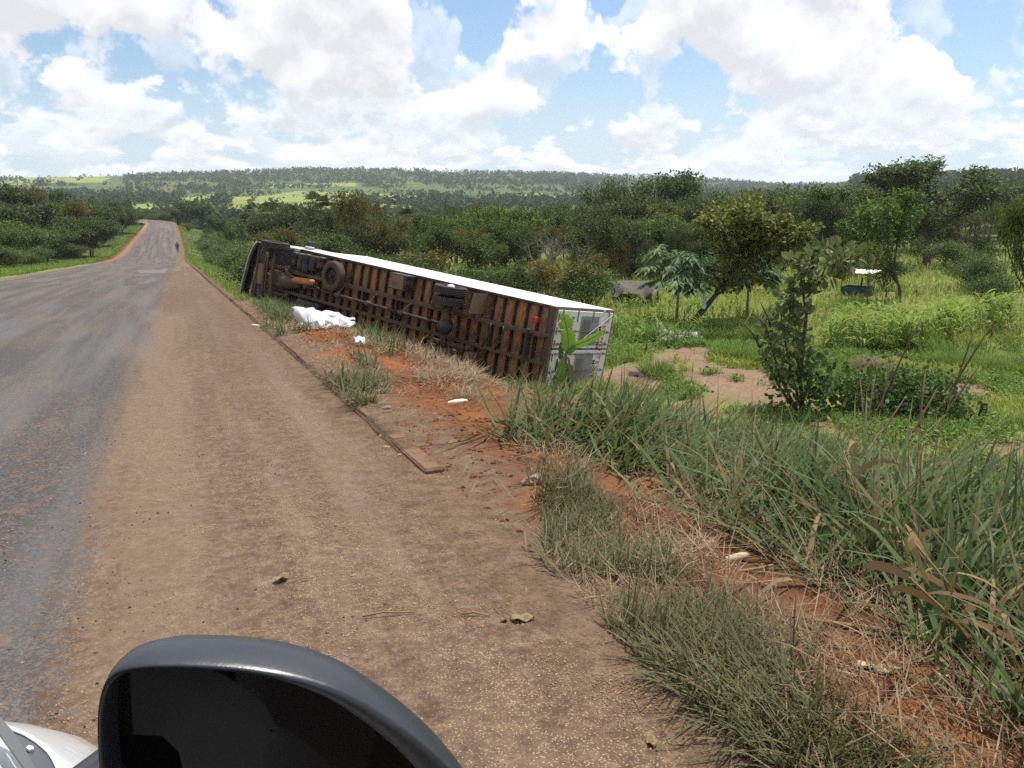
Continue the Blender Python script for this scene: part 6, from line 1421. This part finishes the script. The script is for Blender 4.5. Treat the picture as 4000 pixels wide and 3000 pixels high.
# ------------------------------------------------------------------ the car the picture is taken from
def car():
    silver = mat_plain('car_silver', (.50, .505, .51), .32, .5, .03, 3, metal=.35, coat=.6); blackp = mat_plain('mirror_plastic', (.020, .024, .032), .36, .5, .12, 60, ((.05, .046, .042), .60), 14, bump=.0006); gl = mat_plain('mirror_glass', (.004, .004, .005), .04, .12, .1); trim = mat_plain('window_trim', (.10, .105, .11), .4, .4, .1); lens = mat_plain('lamp_lens', (.07, .075, .085), .12, .6, .4, 3)
    bright = mat_plain('lamp_rim', (.80, .80, .82), .2, .6, .03, metal=.5); dark = mat_plain('cabin_dark', (.018, .018, .019), .8, .2, .2); rub = mat_plain('car_tyre', (.025, .025, .025), .9, .1, .3)
    zg = 0.0; o = empty('silver_car', (-1.0, 0, zg), 0, 'silver car parked on the shoulder with black wing mirror at its front door', 'car'); OFF = np.array([1.0, 0, 0])
    def bld(mb, *a, **k): mb.V = [v+OFF for v in mb.V]; return mb.build(*a, **k)
    # wing mirror: outline seen from behind, on a plane facing backwards and a little inwards
    n = np.array([-.25, -.93, -.10]); n /= np.linalg.norm(n); c0 = CP + ray(1000, 2800)*.52
    def on(px, py):
        d = ray(px, py); t = ((c0-CP)@n)/(d@n); return CP + d*t
    outer = [(392, 3060), (378, 2900), (372, 2760), (398, 2650), (450, 2590), (540, 2545), (650, 2515), (800, 2508), (1000, 2522), (1180, 2562), (1330, 2625), (1470, 2715), (1600, 2825), (1700, 2925), (1790, 3040), (1850, 3160), (1850, 3330), (1700, 3460), (1300, 3520), (800, 3500), (500, 3400), (420, 3230)]
    inner = [(415, 3060), (402, 2900), (404, 2780), (425, 2690), (470, 2635), (550, 2612), (660, 2606), (800, 2608), (980, 2624), (1140, 2662), (1280, 2718), (1400, 2795), (1520, 2890), (1610, 2980), (1690, 3080), (1740, 3180), (1735, 3310), (1620, 3410), (1280, 3460), (820, 3440), (540, 3350), (445, 3210)]
    def dense(pp, k=5):
        P = np.array([on(*q) for q in pp]); m = len(P); out = []
        for i in range(m):      # closed Catmull-Rom
            a, b, c, d = P[i-1], P[i], P[(i+1) % m], P[(i+2) % m]
            for t in np.arange(k)/k: out.append(.5*((2*b)+(-a+c)*t+(2*a-5*b+4*c-d)*t*t+(-a+3*b-3*c+d)*t**3))
        return np.array(out)
    Po, Pi = dense(outer), dense(inner); cen = Po.mean(0); fwd = -n
    def ringm(P, s, f): return cen + (P-cen)*s + fwd*f
    cm = Pi.mean(0); dr = (Pi-cm) @ np.array(rt); Po = cm + (Pi-cm)*1.035 + np.outer(np.clip(dr/dr.max(), 0, 1), np.array(rt))*.022
    rings = [ringm(Pi, .985, .030), ringm(Pi, .992, .004), ringm(Pi, 1.0, -.001), ringm(Pi, 1.012, -.003), ringm(Po, .997, .0), ringm(Po, 1.0, .004), ringm(Po, 1.0, .010), ringm(Po, .988, .018), ringm(Po, .962, .027), ringm(Po, .92, .036), ringm(Po, .84, .047), ringm(Po, .7, .060), ringm(Po, .4, .070), ringm(Po, .1, .072)]
    G = np.array(rings); G = np.concatenate([G, G[:, :1]], 1)
    hs = bld(MB().grid(G[:, ::-1]), 'wing_mirror', blackp, o, smooth_=True)
    Gg = np.array([ringm(Pi, s_, .026-.004*(1-s_)) for s_ in (1.0, .6, .2, .01)]); Gg = np.concatenate([Gg, Gg[:, :1]], 1); bld(MB().grid(Gg), 'mirror_glass', gl, hs)
    a = cen+fwd*.06+np.array([-.10, 0, -.05]); bld(MB().tube([a, a+np.array([-.10, -.02, -.04]), a+np.array([-.24, -.05, -.06])], [.04, .035, .04], 12), 'mirror_foot', blackp, hs, smooth_=True)
    # blunt nose of the van: rounded front corner with the headlamp let into it
    cx, cy, hx, hy, pw = -1.0, .20, .92, 1.0, 7.
    def nose(r, th):
        c_, s_ = math.cos(th), math.sin(th); k = (abs(c_)**pw+abs(s_)**pw)**(-1/pw); q = min(r, 1.)
        z = 1.095 - .10*max(0, (q-.80)/.2)**2.6
        if r > 1: z = .995-(r-1)*3.2
        e = 1+.05*min(max(r-1, 0)/.1, 1)
        return (cx+hx*k*c_*q*e, cy+hy*k*s_*q*e, z)
    rs = [.0, .3, .5, .65, .75, .80, .84, .88, .91, .94, .96, .98, 1.0, 1.03, 1.07, 1.12, 1.2]
    body = bld(MB().grid(np.array([[nose(r, th) for th in np.linspace(0, math.pi, 73)] for r in rs])), 'front_body', silver, o, smooth_=True)
    def plane(pts, z): return np.array([CP + (lambda d: d*((z-CP[2])/d[2]))(ray(*q)) for q in pts])
    def sheet(pts, z, name, m, par, th=.004):
        P = plane(pts, z); q = MB(); n_ = len(P); V = np.concatenate([P, P-np.array([0, 0, th])]); q.raw(V, [[[i, (i+1) % n_, n_+(i+1) % n_, n_+i] for i in range(n_)]]); q.P.append(np.array([list(range(n_))])); q.P.append(np.array([list(range(n_))[::-1]])+n_); return bld(q, name, m, par)
    lamp = sheet([(48, 2852), (95, 2872), (140, 2900), (180, 2935), (203, 2968), (222, 3010), (240, 3080), (240, 3200), (190, 3200), (150, 3020), (100, 2930)], 1.099, 'headlamp', lens, o)
    sheet([(22, 2828), (70, 2846), (130, 2874), (180, 2908), (225, 2950), (258, 2995), (285, 3060), (300, 3200), (240, 3200), (240, 3080), (222, 3010), (203, 2968), (180, 2935), (140, 2900), (95, 2872), (48, 2852)], 1.101, 'lamp_rim', bright, lamp)
    sheet([(112, 2910), (130, 2914), (132, 2925), (112, 2928), (100, 2920)], 1.1025, 'bulb_glint', bright, lamp)  # bright flat chip on the lens, a painted glint
    sheet([(-40, 2740), (0, 2802), (48, 2852), (100, 2930), (150, 3020), (190, 3200), (120, 3200), (95, 3000), (0, 2868), (-60, 2800)], 1.103, 'body_seam', trim, o)
    # windscreen, pillar, door, roof, wheel of the van
    bld(MB().raw([(-1.75, .92, 1.09), (-.30, .92, 1.09), (-.36, .28, 1.92), (-1.68, .28, 1.92)], [[[0, 1, 2, 3]]]), 'windscreen', gl, o)
    bld(MB().tube([(-.27, .92, 1.07), (-.24, .62, 1.45), (-.26, .25, 1.92)], .035, 8), 'pillar', silver, o, smooth_=True)
    d_ = bld(MB().box((-.155, -.45, .72), (.05, 1.3, .85), .02), 'door', silver, o); bld(MB().box((-.125, -.95, .98), (.03, .18, .04), .012), 'door_handle', blackp, d_); bld(MB().box((-.20, -.45, 1.17), (.04, 1.3, .05), .015), 'window_sill', trim, d_)
    bld(MB().box((-.23, -1.1, 1.50), (.05, .10, .75), .02), 'pillar', silver, o)
    bld(MB().box((-1.0, -1.6, 1.945), (1.5, 3.7, .05), .02), 'roof', silver, o); bld(MB().box((-.20, -2.3, 1.05), (.05, 2.3, 1.5), .02), 'side_panel', silver, o); bld(MB().box((-1.0, -1.3, .45), (1.5, 4.2, .30), .04), 'floor_pan', dark, o)
    bld(MB().box((-.62, -.55, .85), (.5, .5, .45), .08), 'seat', dark, o); bld(MB().box((-.62, -.85, 1.3), (.48, .14, .6), .06), 'seat_back', dark, o); bld(MB().box((-1.0, .55, 1.0), (1.4, .35, .16), .04), 'dashboard', dark, o); bld(MB().box((-1.0, -3.4, 1.05), (1.6, .05, 1.75), .02), 'rear_door', silver, o); bld(MB().box((-1.82, -1.3, 1.05), (.05, 4.2, 1.75), .02), 'far_side', silver, o)
    for x_ in (-.28, -1.72):
        for y_ in (-.05, -2.6):
            h_ = bld(MB().lathe([(.001, -.08), (.15, -.08), (.19, -.04), (.19, .08)], (x_, y_, .31-.062*y_), (1, 0, 0), 20), 'wheel', bright, o, smooth_=True); bld(MB().lathe([(.19, -.09), (.26, -.10), (.315, -.07), (.32, 0), (.315, .07), (.26, .10), (.19, .09)], (x_, y_, .31-.062*y_), (1, 0, 0), 24), 'tyre', rub, h_, smooth_=True)
car()
# ------------------------------------------------------------------ the air between
def haze():
    m, t = mat_new('haze'); v = nd(t, 'ShaderNodeVolumePrincipled', {'Color': (.80, .88, 1.0, 1), 'Density': HAZE_DENSITY, 'Anisotropy': .3}); nd(t, 'ShaderNodeOutputMaterial', {'Volume': v})
    o = MB().box((1500, 2000, 36), (9000, 9000, 150)).build('haze', m); tag(o, kind='stuff'); o['label'] = 'thin pale haze filling the valley air'; o['category'] = 'haze'
HAZE_DENSITY = .00012
haze()
